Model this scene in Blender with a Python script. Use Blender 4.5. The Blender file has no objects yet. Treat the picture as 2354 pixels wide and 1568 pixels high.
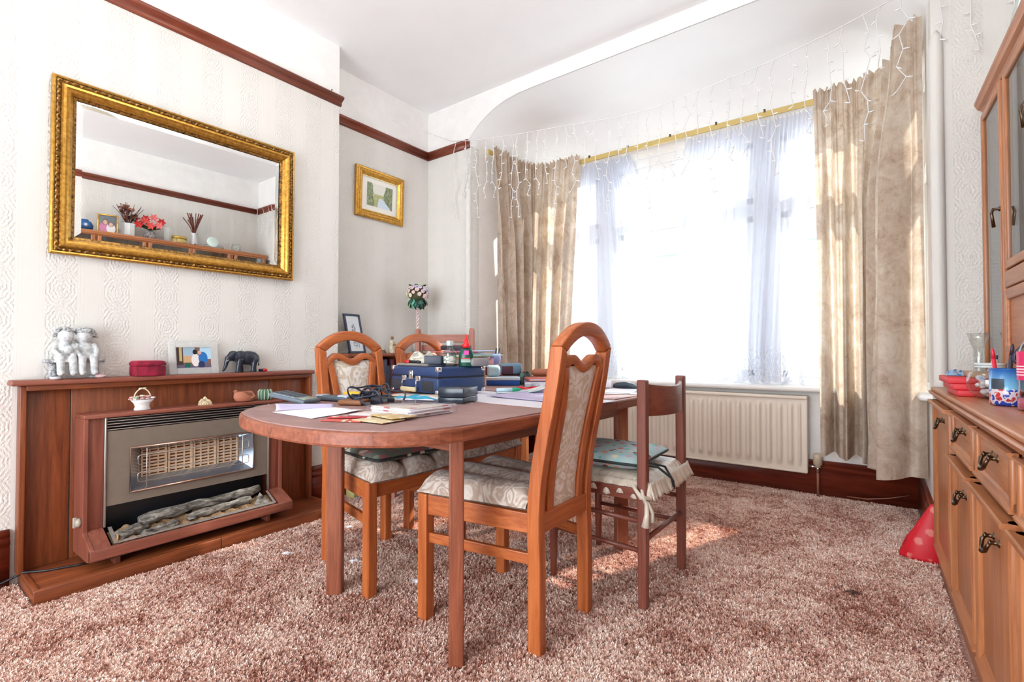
import bpy, bmesh, math, random
from math import sin, cos, pi, radians as R
from mathutils import Vector as V, Matrix as M
random.seed(7)
C = bpy.context.scene.collection
sc = bpy.context.scene

# ---------------------------------------------------------------- camera, world, sun, exposure
cam_d = bpy.data.cameras.new('camera'); cam = bpy.data.objects.new('camera', cam_d); C.objects.link(cam)
cam_d.sensor_width = 36.0; cam_d.lens = 36.0 * 1125.0 / 2354.0
cam_d.clip_start = 0.05; cam_d.clip_end = 200
cam.location = (0, 0, 1.0)
cam.rotation_euler = (R(90) + math.atan(20 / 1125.0), 0, R(36.6))
sc.camera = cam
wd = bpy.data.worlds.new('daylight'); sc.world = wd; wd.use_nodes = True
wn = wd.node_tree.nodes; wl = wd.node_tree.links
bg = wn['Background']
tc = wn.new('ShaderNodeTexCoord'); sx = wn.new('ShaderNodeSeparateXYZ'); rp = wn.new('ShaderNodeValToRGB')
wl.new(tc.outputs['Generated'], sx.inputs[0]); wl.new(sx.outputs['Z'], rp.inputs[0]); wl.new(rp.outputs[0], bg.inputs[0])
rp.color_ramp.elements[0].position = 0.0; rp.color_ramp.elements[0].color = (0.70, 0.80, 0.90, 1)
rp.color_ramp.elements[1].position = 0.25; rp.color_ramp.elements[1].color = (0.82, 0.93, 1.0, 1)
bg.inputs[1].default_value = 1.45
sun_d = bpy.data.lights.new('sun', 'SUN'); sun = bpy.data.objects.new('sun', sun_d); C.objects.link(sun)
sun_d.energy = 4.0; sun_d.angle = R(1.2); sun_d.color = (1.0, 0.94, 0.86)
sun.location = (3, 8, 6)
sun.rotation_euler = V((-0.30, -0.80, -0.62)).to_track_quat('-Z', 'Y').to_euler()
for (nm, loc, sx_, sy_, rx, rz) in (('portal_front', (-1.24, 4.09, 1.67), 2.8, 1.9, -90, 0), ('portal_side', (0.31, 3.64, 1.67), 0.56, 1.9, -90, -90),
                                    ('portal_rear', (-1.2, -2.29, 1.2), 2.4, 2.2, 90, 0)):
    ld = bpy.data.lights.new(nm, 'AREA'); ld.shape = 'RECTANGLE'; ld.size = sx_; ld.size_y = sy_; ld.cycles.is_portal = True
    lo = bpy.data.objects.new(nm, ld); C.objects.link(lo); lo.location = loc; lo.rotation_euler = (R(rx), 0, R(rz))
for nm, loc, e in (('lamp_pendant', (-1.25, .95, 2.93), 14),):   # bulb of the ceiling light
    ld = bpy.data.lights.new(nm, 'POINT'); ld.energy = e; ld.color = (1.0, .98, .95); ld.shadow_soft_size = .12
    lo = bpy.data.objects.new(nm, ld); C.objects.link(lo); lo.location = loc
ld = bpy.data.lights.new('rear_fill', 'AREA'); ld.shape = 'RECTANGLE'; ld.size = 2.3; ld.size_y = 2.1; ld.energy = 42; ld.color = (.90, .95, 1.0)   # added fill light, set inside the unseen window opening behind the camera
lo = bpy.data.objects.new('rear_fill', ld); C.objects.link(lo); lo.location = (-1.2, -2.14, 1.2); lo.rotation_euler = (R(90), 0, 0)
vs = sc.view_settings
vs.view_transform = 'Standard'; vs.look = 'None'; vs.gamma = 1.0; vs.use_curve_mapping = False; vs.exposure = 1.60
cy = sc.cycles
cy.use_denoising = True; cy.max_bounces = 12; cy.diffuse_bounces = 7; cy.glossy_bounces = 4; cy.transmission_bounces = 8
cy.transparent_max_bounces = 16; cy.caustics_reflective = False; cy.caustics_refractive = False; cy.sample_clamp_indirect = 6.0

# ---------------------------------------------------------------- mesh builder
class MB:
    def __init__(s): s.v = []; s.f = []; s.m = []; s.s = []
    def add(s, vs, fs, mat=0, sm=False):
        o = len(s.v); s.v += [tuple(p) for p in vs]
        for f in fs: s.f.append(tuple(i + o for i in f)); s.m.append(mat); s.s.append(sm)
        return s
    def bx(s, x0, x1, y0, y1, z0, z1, mat=0, T=None, tx=0, ty=0):
        if x0 > x1: x0, x1 = x1, x0
        if y0 > y1: y0, y1 = y1, y0
        p = [(x0, y0, z0), (x1, y0, z0), (x1, y1, z0), (x0, y1, z0), (x0 + tx, y0 + ty, z1), (x1 - tx, y0 + ty, z1), (x1 - tx, y1 - ty, z1), (x0 + tx, y1 - ty, z1)]
        if T is not None: p = [tuple(T @ V(q)) for q in p]
        return s.add(p, [(3, 2, 1, 0), (4, 5, 6, 7), (0, 1, 5, 4), (1, 2, 6, 5), (2, 3, 7, 6), (3, 0, 4, 7)], mat)
    def rb(s, x0, x1, y0, y1, z0, z1, r=0.004, mat=0, T=None, seg=2):
        b = bmesh.new(); bmesh.ops.create_cube(b, size=1.0)
        for q in b.verts: q.co = V(((x0 + x1) / 2 + q.co.x * abs(x1 - x0), (y0 + y1) / 2 + q.co.y * abs(y1 - y0), (z0 + z1) / 2 + q.co.z * abs(z1 - z0)))
        bmesh.ops.bevel(b, geom=b.edges[:], offset=min(r, 0.45 * min(abs(x1 - x0), abs(y1 - y0), abs(z1 - z0))), segments=seg, profile=0.5, affect='EDGES')
        return s.bm(b, mat, T, True)
    def bm(s, b, mat=0, T=None, sm=True):
        b.verts.index_update()
        s.add([tuple(T @ q.co) if T is not None else tuple(q.co) for q in b.verts], [[q.index for q in f.verts] for f in b.faces], mat, sm); b.free(); return s
    def tube(s, pts, r=0.01, n=8, closed=False, caps=True, mat=0, sq=1.0, up=None):
        pts = [V(p) for p in pts]; k = len(pts); rr = r if isinstance(r, (list, tuple)) else [r] * k
        rings = []; nrm = None
        for i, p in enumerate(pts):
            a = pts[(i - 1) % k] if (i > 0 or closed) else p; b = pts[(i + 1) % k] if (i < k - 1 or closed) else p
            t = (b - a).normalized()
            if nrm is None:
                nrm = V(up) if up else (V((0, 0, 1)) if abs(t.z) < 0.9 else V((1, 0, 0)))
            nrm = (nrm - t * nrm.dot(t)).normalized(); bt = t.cross(nrm)
            rings.append([p + (nrm * cos(2 * pi * j / n) * sq + bt * sin(2 * pi * j / n)) * rr[i] for j in range(n)])
        return s.loft(rings, closed, caps, mat)
    def loft(s, rings, closed=False, caps=True, mat=0, sm=True):
        n = len(rings[0]); k = len(rings); vs = [p for g in rings for p in g]; fs = []
        for i in range(k if closed else k - 1):
            for j in range(n):
                a = i * n + j; b = i * n + (j + 1) % n; c = ((i + 1) % k) * n + (j + 1) % n; d = ((i + 1) % k) * n + j
                fs.append((a, b, c, d))
        o = len(s.v); s.add(vs, fs, mat, sm)
        if caps and not closed:
            s.f.append(tuple(o + j for j in reversed(range(n)))); s.m.append(mat); s.s.append(False)
            s.f.append(tuple(o + (k - 1) * n + j for j in range(n))); s.m.append(mat); s.s.append(False)
        return s
    def lathe(s, prof, n=20, c=(0, 0, 0), mat=0, T=None, caps=True, sm=True, rx=1, ry=1):
        T = T or M.Identity(4)
        rings = [[tuple(T @ V((c[0] + rx * r * cos(2 * pi * j / n), c[1] + ry * r * sin(2 * pi * j / n), c[2] + z))) for j in range(n)] for r, z in prof]
        return s.loft(rings, False, caps, mat, sm)
    def ell(s, c, r, n=12, mat=0, T=None):
        r = r if isinstance(r, (list, tuple)) else (r, r, r); T = T or M.Identity(4); c = V(c)
        h = max(5, n // 2 + 1); vs = [tuple(c + T.to_3x3() @ V((0, 0, -r[2])))]
        for i in range(1, h):
            a = -pi / 2 + pi * i / h
            for j in range(n): vs.append(tuple(c + T.to_3x3() @ V((r[0] * cos(a) * cos(2 * pi * j / n), r[1] * cos(a) * sin(2 * pi * j / n), r[2] * sin(a)))))
        vs.append(tuple(c + T.to_3x3() @ V((0, 0, r[2])))); fs = []
        for j in range(n): fs.append((0, 1 + (j + 1) % n, 1 + j))
        for i in range(h - 2):
            for j in range(n): a = 1 + i * n; fs.append((a + j, a + (j + 1) % n, a + n + (j + 1) % n, a + n + j))
        a = 1 + (h - 2) * n
        for j in range(n): fs.append((a + j, a + (j + 1) % n, len(vs) - 1))
        return s.add(vs, fs, mat, True)
    def ext(s, out, fn, d0, d1, mat=0, sm=False):
        """outline out (2-D) extruded from d0 to d1; fn(a,b,d) -> point"""
        n = len(out); vs = [fn(a, b, d0) for a, b in out] + [fn(a, b, d1) for a, b in out]
        fs = [(i, (i + 1) % n, n + (i + 1) % n, n + i) for i in range(n)]
        s.add(vs, fs, mat, sm); o = len(s.v) - 2 * n
        s.f.append(tuple(o + i for i in reversed(range(n)))); s.m.append(mat); s.s.append(False)
        s.f.append(tuple(o + n + i for i in range(n))); s.m.append(mat); s.s.append(False)
        return s
    def strip(s, A, B, fn, d0, d1, mat=0, sm=False):
        """band between 2-D polylines A and B, thick from d0 to d1"""
        k = len(A); rings = [[fn(*A[i], d0), fn(*B[i], d0), fn(*B[i], d1), fn(*A[i], d1)] for i in range(k)]
        return s.loft(rings, False, True, mat, sm)
    def grid(s, nu, nv, fn, mat=0, sm=True):
        vs = [fn(i / nu, j / nv) for j in range(nv + 1) for i in range(nu + 1)]
        fs = [(j * (nu + 1) + i, j * (nu + 1) + i + 1, (j + 1) * (nu + 1) + i + 1, (j + 1) * (nu + 1) + i) for j in range(nv) for i in range(nu)]
        return s.add(vs, fs, mat, sm)
    def build(s, name, mats, parent=None, world=False, bevel=0, sub=0, remesh=0, solid=0, flip=False, fix=False):
        me = bpy.data.meshes.new(name); me.from_pydata(s.v, [], s.f)
        for m_ in (mats if isinstance(mats, (list, tuple)) else [mats]): me.materials.append(m_)
        for p, mi, sm in zip(me.polygons, s.m, s.s): p.material_index = mi; p.use_smooth = sm
        if fix or True:
            b = bmesh.new(); b.from_mesh(me); bmesh.ops.recalc_face_normals(b, faces=b.faces); b.to_mesh(me); b.free()
        me.update()
        o = bpy.data.objects.new(name, me); C.objects.link(o)
        if parent is not None:
            o.parent = parent
            if world: o.matrix_parent_inverse = parent.matrix_basis.inverted() if parent.parent is None else (parent.parent.matrix_basis @ parent.matrix_parent_inverse @ parent.matrix_basis).inverted()
        if remesh:
            md = o.modifiers.new('r', 'REMESH'); md.mode = 'VOXEL'; md.voxel_size = remesh; md.use_smooth_shade = True
            ms = o.modifiers.new('s', 'SMOOTH'); ms.iterations = 3; ms.factor = 0.5
        if bevel:
            md = o.modifiers.new('b', 'BEVEL'); md.width = bevel; md.segments = 2; md.limit_method = 'ANGLE'; md.angle_limit = R(40)
        if solid:
            md = o.modifiers.new('t', 'SOLIDIFY'); md.thickness = solid; md.offset = 0
        if sub:
            md = o.modifiers.new('u', 'SUBSURF'); md.levels = sub; md.render_levels = sub
        return o

def thing(name, label, cat, loc=(0, 0, 0), rz=0, group=None):
    o = bpy.data.objects.new(name, None); C.objects.link(o); o.empty_display_size = 0.05
    o.location = loc; o.rotation_euler = (0, 0, rz)
    return tag(o, label, cat, group)
def tag(o, label, cat, group=None):
    o['label'] = label; o['category'] = cat
    if group: o['group'] = group
    return o
def struct(o): o['kind'] = 'structure'; return o
def stuff(o): o['kind'] = 'stuff'; return o
def dup(root, loc, rz, label=None):
    r = root.copy(); C.objects.link(r); r.location = loc; r.rotation_euler = (0, 0, rz)
    if label: r['label'] = label
    for ch in list(root.children):
        c = ch.copy(); C.objects.link(c); c.parent = r
        for g in list(ch.children):
            d = g.copy(); C.objects.link(d); d.parent = c
    return r
def inst(o, name, parent, T=None, world=True):
    """another piece that shares o's mesh"""
    c = bpy.data.objects.new(name, o.data); C.objects.link(c); c.parent = parent
    for md in o.modifiers:
        n = c.modifiers.new(md.name, md.type)
        for at in ('width', 'segments', 'limit_method', 'angle_limit', 'thickness', 'offset', 'levels', 'render_levels'):
            if hasattr(md, at):
                try: setattr(n, at, getattr(md, at))
                except Exception: pass
    if T is not None: c.matrix_basis = T
    return c
def rotz(a): return M.Rotation(a, 4, 'Z')
def TR(loc, rx=0, ry=0, rz=0): return M.Translation(V(loc)) @ M.Rotation(rz, 4, 'Z') @ M.Rotation(ry, 4, 'Y') @ M.Rotation(rx, 4, 'X')

# ---------------------------------------------------------------- materials
def srgb(r, g, b):
    f = lambda c: (c / 255 / 12.92) if c / 255 <= 0.04045 else ((c / 255 + 0.055) / 1.055) ** 2.4
    return (f(r), f(g), f(b), 1)
class NT:
    def __init__(s, name):
        s.mat = bpy.data.materials.new(name); s.mat.use_nodes = True; s.t = s.mat.node_tree; s.n = s.t.nodes; s.l = s.t.links
        s.b = s.n['Principled BSDF']; s.out = s.n['Material Output']
    def node(s, typ, **kw):
        n = s.n.new('ShaderNode' + typ)
        for k, v in kw.items():
            if k.startswith('i_'):
                key = k[2:]; key = int(key) if key.isdigit() else key
                s.set(n.inputs[key], v)
            else: setattr(n, k, v)
        return n
    def set(s, sock, v):
        if hasattr(v, 'is_output') or isinstance(v, bpy.types.NodeSocket): s.l.new(v, sock)
        else: sock.default_value = v
    def math(s, op, a, b=0.0, c=None):
        n = s.node('Math', operation=op); s.set(n.inputs[0], a); s.set(n.inputs[1], b)
        if c is not None: s.set(n.inputs[2], c)
        return n.outputs[0]
    def mix(s, f, a, b, mode='MIX'):
        n = s.node('Mix', data_type='RGBA', blend_type=mode); s.set(n.inputs[0], f); s.set(n.inputs[6], a); s.set(n.inputs[7], b); return n.outputs[2]
    def coord(s, which='Object', scale=(1, 1, 1)):
        t = s.node('TexCoord'); m = s.node('Mapping'); s.l.new(t.outputs[which], m.inputs[0]); m.inputs['Scale'].default_value = scale; return m.outputs[0]
    def noise(s, vec, scale=5, detail=3, rough=0.5, dist=0.0):
        n = s.node('TexNoise'); s.l.new(vec, n.inputs['Vector']); n.inputs['Scale'].default_value = scale; n.inputs['Detail'].default_value = detail
        n.inputs['Roughness'].default_value = rough; n.inputs['Distortion'].default_value = dist; return n.outputs[0]
    def ramp(s, f, stops, interp='LINEAR'):
        n = s.node('ValToRGB'); s.set(n.inputs[0], f); cr = n.color_ramp; cr.interpolation = interp
        while len(cr.elements) < len(stops): cr.elements.new(0.5)
        for e, (p, c) in zip(cr.elements, stops): e.position = p; e.color = c if len(c) == 4 else (*c, 1)
        return n.outputs[0]
    def bump(s, h, strength=0.3, dist=0.005):
        n = s.node('Bump'); s.set(n.inputs['Height'], h); n.inputs['Strength'].default_value = strength; n.inputs['Distance'].default_value = dist
        s.l.new(n.outputs[0], s.b.inputs['Normal']); return n.outputs[0]
    def col(s, v): s.set(s.b.inputs['Base Color'], v)
    def p(s, **kw):
        for k, v in kw.items(): s.set(s.b.inputs[k.replace('_', ' ')], v)
        return s
def plain(name, c, rough=0.5, metal=0.0, spec=0.5, noise=0.0, ns=40, trans=0.0):
    t = NT(name); t.p(Roughness=rough, Metallic=metal)
    t.b.inputs['Specular IOR Level'].default_value = spec
    if trans: t.b.inputs['Transmission Weight'].default_value = trans
    if noise:
        f = t.noise(t.coord(), ns, 3); d = tuple(x * (1 - noise) for x in c[:3]) + (1,); u = tuple(min(1, x * (1 + noise)) for x in c[:3]) + (1,)
        t.col(t.ramp(f, [(0.3, d), (0.7, u)]))
    else: t.col(c)
    return t.mat
def wood(name, a, b, axis='Z', rough=0.4, scale=1.0, wear=0.0, spec=0.5):
    t = NT(name); s = [26 * scale] * 3; s['XYZ'.index(axis)] = 1.6 * scale
    v = t.coord('Object', s); n1 = t.noise(v, 1.6, 5, 0.62, 0.8); n2 = t.noise(v, 7.0, 4, 0.6)
    f = t.math('ADD', t.math('MULTIPLY', n1, 0.75), t.math('MULTIPLY', n2, 0.25))
    c = t.ramp(f, [(0.33, a), (0.50, tuple((x + y) / 2 for x, y in zip(a, b))), (0.66, b)])
    if wear:
        w = t.noise(t.coord('Object', (1, 1, 1)), 6, 5, 0.65); c = t.mix(t.math('MULTIPLY', t.ramp(w, [(0.45, (0, 0, 0)), (0.75, (1, 1, 1))]), wear), c, (0.55, 0.45, 0.42, 1))
    t.col(c); t.p(Roughness=t.math('ADD', rough - 0.06, t.math('MULTIPLY', n2, 0.14))); t.b.inputs['Specular IOR Level'].default_value = spec
    t.bump(n2, 0.08, 0.002); return t.mat
def glassy(name, tint=(1, 1, 1, 1), rough=0.02, alpha=0.85, ior=1.45):
    """thin clear glass or film: see-through with a reflective skin"""
    t = NT(name); g = t.node('BsdfGlossy'); g.inputs['Roughness'].default_value = rough; tr = t.node('BsdfTransparent'); tr.inputs[0].default_value = tint
    fr = t.node('LayerWeight'); fr.inputs['Blend'].default_value = 0.5; m = t.node('MixShader'); t.l.new(t.math('ADD', t.math('MULTIPLY', t.math('POWER', fr.outputs['Facing'], 4.0), 0.75), (1 - alpha) * .42), m.inputs[0])
    t.l.new(tr.outputs[0], m.inputs[1]); t.l.new(g.outputs[0], m.inputs[2]); t.l.new(m.outputs[0], t.out.inputs[0]); return t.mat

ORA, ORB = srgb(150, 72, 32), srgb(196, 112, 60)
wood_chair = {a: wood('chair_wood_' + a, ORA, ORB, a, 0.36) for a in 'XYZ'}
wood_table = {a: wood('table_wood_' + a, srgb(110, 56, 38), srgb(162, 94, 66), a, 0.42) for a in 'XYZ'}
wood_dark = {a: wood('slat_chair_wood_' + a, srgb(108, 56, 44), srgb(140, 80, 64), a, 0.34) for a in 'XYZ'}
wood_mahog = {a: wood('mahogany_' + a, srgb(94, 44, 24), srgb(146, 78, 42), a, 0.38) for a in 'XYZ'}
wood_heater = {a: wood('heater_wood_' + a, srgb(114, 60, 46), srgb(148, 86, 68), a, 0.42) for a in 'XYZ'}
wood_teak = {a: wood('teak_' + a, srgb(150, 88, 52), srgb(196, 132, 88), a, 0.32) for a in 'XYZ'}
wood_rail = {a: wood('rail_wood_' + a, srgb(98, 40, 24), srgb(140, 70, 46), a, 0.4) for a in 'XYZ'}
wood_skirt = {a: wood('skirting_wood_' + a, srgb(80, 26, 14), srgb(132, 54, 34), a, 0.35, 0.7) for a in 'XYZ'}
wood_garden = {a: wood('garden_chair_wood_' + a, srgb(150, 88, 72), srgb(196, 142, 124), a, 0.5) for a in 'XYZ'}
wood_pine = wood('pine_wood', srgb(206, 116, 66), srgb(228, 150, 92), 'Z', 0.4)
white_paint = plain('white_paint', srgb(238, 238, 236), 0.4)
cream_paint = plain('cream_paint', srgb(228, 220, 200), 0.45, noise=0.03, ns=3)
ceil_paint = plain('ceiling_paint', srgb(246, 248, 249), 0.7, noise=0.012, ns=4)
black = plain('black_plastic', srgb(26, 28, 34), 0.4)
darkgrey = plain('dark_grey_plastic', srgb(72, 80, 90), 0.45)
chrome = plain('chrome', (0.75, 0.75, 0.76, 1), 0.18, 1.0)
bronze = plain('antique_brass', srgb(96, 78, 62), 0.3, 1.0, noise=0.25, ns=120)
paper = plain('white_paper', srgb(236, 238, 246), 0.7)
paper_lilac = plain('lilac_paper', srgb(205, 198, 222), 0.7)
clear = glassy('clear_plastic_film', (0.98, 0.98, 1, 1), 0.08, 0.80)
glass = glassy('window_glass', (0.97, 0.99, 0.98, 1), 0.0, 0.9)
cabinet_glass = glassy('cabinet_glass', (0.80, 0.90, 0.94, 1), 0.0, 0.84)

def wallpaper(name, axis):
    t = NT(name); tcn = t.node('TexCoord'); sp = t.node('SeparateXYZ'); t.l.new(tcn.outputs['Object'], sp.inputs[0])
    y = sp.outputs[axis]; z = sp.outputs['Z']; P, Q = 0.205, 0.150
    a = t.math('MULTIPLY', t.math('SUBTRACT', t.math('FRACT', t.math('DIVIDE', t.math('ADD', y, 10.0), P)), 0.5), P)
    b = t.math('MULTIPLY', t.math('SUBTRACT', t.math('FRACT', t.math('DIVIDE', z, Q)), 0.5), Q)
    aa = t.math('ABSOLUTE', a); d = t.math('SQRT', t.math('ADD', t.math('MULTIPLY', a, a), t.math('MULTIPLY', t.math('MULTIPLY', b, b), 0.55)))
    th = t.math('ARCTAN2', b, a)
    ring = t.math('SINE', t.math('ADD', t.math('MULTIPLY', d, 480.0), t.math('MULTIPLY', t.math('COSINE', t.math('MULTIPLY', th, 8.0)), 0.9)))
    nz = t.noise(t.coord('Object'), 110, 3, 0.6); nz2 = t.noise(t.coord('Object'), 240, 2, 0.5)
    orn = t.math('ADD', t.math('MULTIPLY', ring, 0.20), t.math('MULTIPLY', nz, 1.7))
    inband = t.math('LESS_THAN', aa, 0.054)
    rid = t.math('SINE', t.math('MULTIPLY', aa, 520.0)); rid = t.math('MULTIPLY', t.math('GREATER_THAN', rid, 0.3), t.math('GREATER_THAN', aa, 0.059))
    rid = t.math('MULTIPLY', rid, t.math('GREATER_THAN', t.math('SINE', t.math('MULTIPLY', aa, 118.0)), -0.35))
    h = t.math('ADD', t.math('MULTIPLY', orn, inband), t.math('MULTIPLY', rid, 0.8)); h = t.math('ADD', h, t.math('MULTIPLY', nz2, 0.25))
    t.col(t.ramp(t.noise(t.coord('Object'), 1.2, 3), [(0.35, srgb(216, 214, 208)), (0.65, srgb(224, 222, 217))])); t.p(Roughness=0.55)
    t.b.inputs['Specular IOR Level'].default_value = 0.35
    t.bump(h, 0.8, 0.003); return t.mat
paper_y = wallpaper('embossed_wallpaper_side', 'Y'); paper_x = wallpaper('embossed_wallpaper_end', 'X')
def plaster():
    t = NT('frieze_plaster'); n = t.noise(t.coord(), 9, 4, 0.6); t.col(t.ramp(n, [(0.3, srgb(234, 233, 231)), (0.7, srgb(242, 241, 239))])); t.p(Roughness=0.7); t.bump(n, 0.15, 0.004); return t.mat
frieze = plaster()
def carpet():
    t = NT('pink_carpet'); v = t.coord()
    big = t.noise(v, 2.4, 5, 0.62, 0.6); mid = t.noise(v, 11, 4, 0.65); fine = t.noise(v, 85, 3, 0.7); tuft = t.noise(v, 230, 2, 0.6)
    f = t.math('ADD', t.math('ADD', t.math('MULTIPLY', big, 0.42), t.math('MULTIPLY', mid, 0.30)), t.math('ADD', t.math('MULTIPLY', fine, 0.22), t.math('MULTIPLY', tuft, 0.18)))
    t.col(t.ramp(f, [(0.42, srgb(160, 106, 92)), (0.54, srgb(206, 156, 140)), (0.66, srgb(232, 198, 186))])); t.p(Roughness=0.95)
    t.b.inputs['Specular IOR Level'].default_value = 0.1; t.b.inputs['Sheen Weight'].default_value = 0.25
    h = t.math('ADD', t.math('MULTIPLY', fine, 0.8), t.math('ADD', t.math('MULTIPLY', tuft, 0.6), t.math('MULTIPLY', mid, 0.9)))
    t.bump(h, 0.9, 0.02); return t.mat
carpet_m = carpet()
def tuft_mat():
    t = NT('carpet_pile'); oi = t.node('ObjectInfo'); v = t.coord('Generated'); 
    g = t.node('NewGeometry'); big = t.noise(g.outputs['Position'], 2.4, 5, 0.62, 0.6); mid = t.noise(g.outputs['Position'], 11, 4, 0.65)
    f = t.math('ADD', t.math('ADD', t.math('MULTIPLY', big, 0.46), t.math('MULTIPLY', mid, 0.34)), t.math('MULTIPLY', oi.outputs['Random'], 0.22))
    t.col(t.ramp(f, [(0.37, srgb(172, 116, 98)), (0.49, srgb(226, 187, 171)), (0.61, srgb(248, 230, 218))])); t.p(Roughness=0.9)
    t.b.inputs['Specular IOR Level'].default_value = 0.1; return t.mat
pile_m = tuft_mat()
def brocade(name, a, b, scale=9.0, rough=0.8):
    t = NT(name); v = t.coord('Object'); n = t.noise(v, scale, 2, 0.4, 2.6); n2 = t.noise(v, scale * 2.7, 2, 0.5, 3.2)
    w = t.math('SINE', t.math('MULTIPLY', n, 34.0)); f = t.math('ADD', t.math('MULTIPLY', t.math('ADD', w, 1.0), 0.24), t.math('MULTIPLY', n2, 0.5))
    t.col(t.ramp(f, [(0.30, a), (0.52, tuple((x + y) / 2 for x, y in zip(a, b))), (0.72, b)])); t.p(Roughness=rough); t.b.inputs['Sheen Weight'].default_value = 0.15
    t.b.inputs['Specular IOR Level'].default_value = 0.2; t.bump(f, 0.12, 0.003); return t.mat
seat_fab = brocade('taupe_brocade', srgb(174, 154, 140), srgb(208, 198, 188), 7)
back_fab = brocade('cream_brocade', srgb(204, 188, 168), srgb(232, 228, 222), 8)
def curtain_mat():
    t = NT('marbled_curtain'); v = t.coord('Object', (1, 1, 0.8)); n = t.noise(v, 7, 6, 0.7, 1.2); n2 = t.noise(v, 16, 4, 0.7, 2.0); wv = t.noise(t.coord('Object', (20, 20, 260)), 6, 2)
    f = t.math('ADD', t.math('MULTIPLY', n, 0.6), t.math('ADD', t.math('MULTIPLY', n2, 0.3), t.math('MULTIPLY', wv, 0.1)))
    c = t.ramp(f, [(0.36, srgb(168, 146, 128)), (0.47, srgb(198, 180, 162)), (0.60, srgb(216, 204, 190))])
    t.col(c); t.p(Roughness=0.85); t.b.inputs['Specular IOR Level'].default_value = 0.15
    tl = t.node('BsdfTranslucent'); t.l.new(c, tl.inputs[0]); m = t.node('MixShader'); m.inputs[0].default_value = 0.34
    t.l.new(t.b.outputs[0], m.inputs[1]); t.l.new(tl.outputs[0], m.inputs[2]); t.l.new(m.outputs[0], t.out.inputs[0]); t.bump(f, 0.1, 0.003); return t.mat
curtain_m = curtain_mat()
def net_mat():
    t = NT('white_net'); g = t.node('TexCoord'); sp = t.node('SeparateXYZ'); t.l.new(g.outputs['UV'], sp.inputs[0]); u, z = sp.outputs[0], sp.outputs[1]
    # lace band below z = 1.0: medallions and scrolls, dense; plain voile above
    P = 0.13
    a = t.math('SUBTRACT', t.math('FRACT', t.math('DIVIDE', u, P)), 0.5); b = t.math('DIVIDE', t.math('SUBTRACT', z, 0.865), 0.11)
    d = t.math('SQRT', t.math('ADD', t.math('MULTIPLY', t.math('MULTIPLY', a, a), 5.0), t.math('MULTIPLY', b, b)))
    rg = t.math('SINE', t.math('ADD', t.math('MULTIPLY', d, 15.0), t.math('MULTIPLY', t.math('COSINE', t.math('MULTIPLY', t.math('ARCTAN2', b, a), 6.0)), 1.3)))
    lace = t.math('ADD', 0.28, t.math('MULTIPLY', t.math('GREATER_THAN', rg, -0.1), 0.52))
    band = t.math('LESS_THAN', z, 0.995); hem = t.math('LESS_THAN', t.math('ABSOLUTE', t.math('SUBTRACT', z, 1.0)), 0.010)
    lw = t.node('LayerWeight'); lw.inputs[0].default_value = .5; av = t.math('ADD', 0.66, t.math('MULTIPLY', lw.outputs['Facing'], 0.32)); al = t.math('ADD', av, t.math('MULTIPLY', band, t.math('SUBTRACT', t.math('ADD', lace, .18), av))); al = t.math('MAXIMUM', al, t.math('MULTIPLY', hem, 0.9))
    t.col(srgb(226, 229, 238)); t.p(Roughness=0.9); t.b.inputs['Specular IOR Level'].default_value = 0.1
    tl = t.node('BsdfTranslucent'); tl.inputs[0].default_value = srgb(224, 228, 240); m1 = t.node('MixShader'); m1.inputs[0].default_value = 0.5
    t.l.new(t.b.outputs[0], m1.inputs[1]); t.l.new(tl.outputs[0], m1.inputs[2])
    tr = t.node('BsdfTransparent'); m2 = t.node('MixShader'); t.l.new(al, m2.inputs[0]); t.l.new(tr.outputs[0], m2.inputs[1]); t.l.new(m1.outputs[0], m2.inputs[2])
    t.l.new(m2.outputs[0], t.out.inputs[0]); return t.mat
net_m = net_mat()
def gilt(name, a, b, rough=0.32, ns=60):
    t = NT(name); n = t.noise(t.coord(), ns, 4, 0.6); t.col(t.ramp(n, [(0.35, a), (0.65, b)])); t.p(Roughness=rough, Metallic=0.75); return t.mat
gold = gilt('gilt_gold', srgb(176, 126, 46), srgb(216, 166, 78))
gold_dark = gilt('antiqued_gilt', srgb(70, 48, 24), srgb(178, 130, 64), 0.38, 90)
def velvet():
    t = NT('crimson_velvet'); n = t.noise(t.coord(), 30, 4); t.col(t.ramp(n, [(0.35, srgb(96, 4, 30)), (0.7, srgb(150, 16, 52))])); t.p(Roughness=0.8); t.b.inputs['Sheen Weight'].default_value = 0.8
    t.b.inputs['Sheen Tint'].default_value = srgb(230, 60, 100); return t.mat
velvet_m = velvet()
def stone(name, a, b, ns=60):
    t = NT(name); n = t.noise(t.coord(), ns, 4, 0.65); t.col(t.ramp(n, [(0.35, a), (0.6, b)])); t.p(Roughness=0.8); t.bump(n, 0.25, 0.003); return t.mat
resin = stone('white_resin', srgb(170, 174, 176), srgb(206, 208, 208), 70)
resin_dark = stone('grey_weathered_resin', srgb(98, 100, 104), srgb(190, 192, 194), 110)
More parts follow.
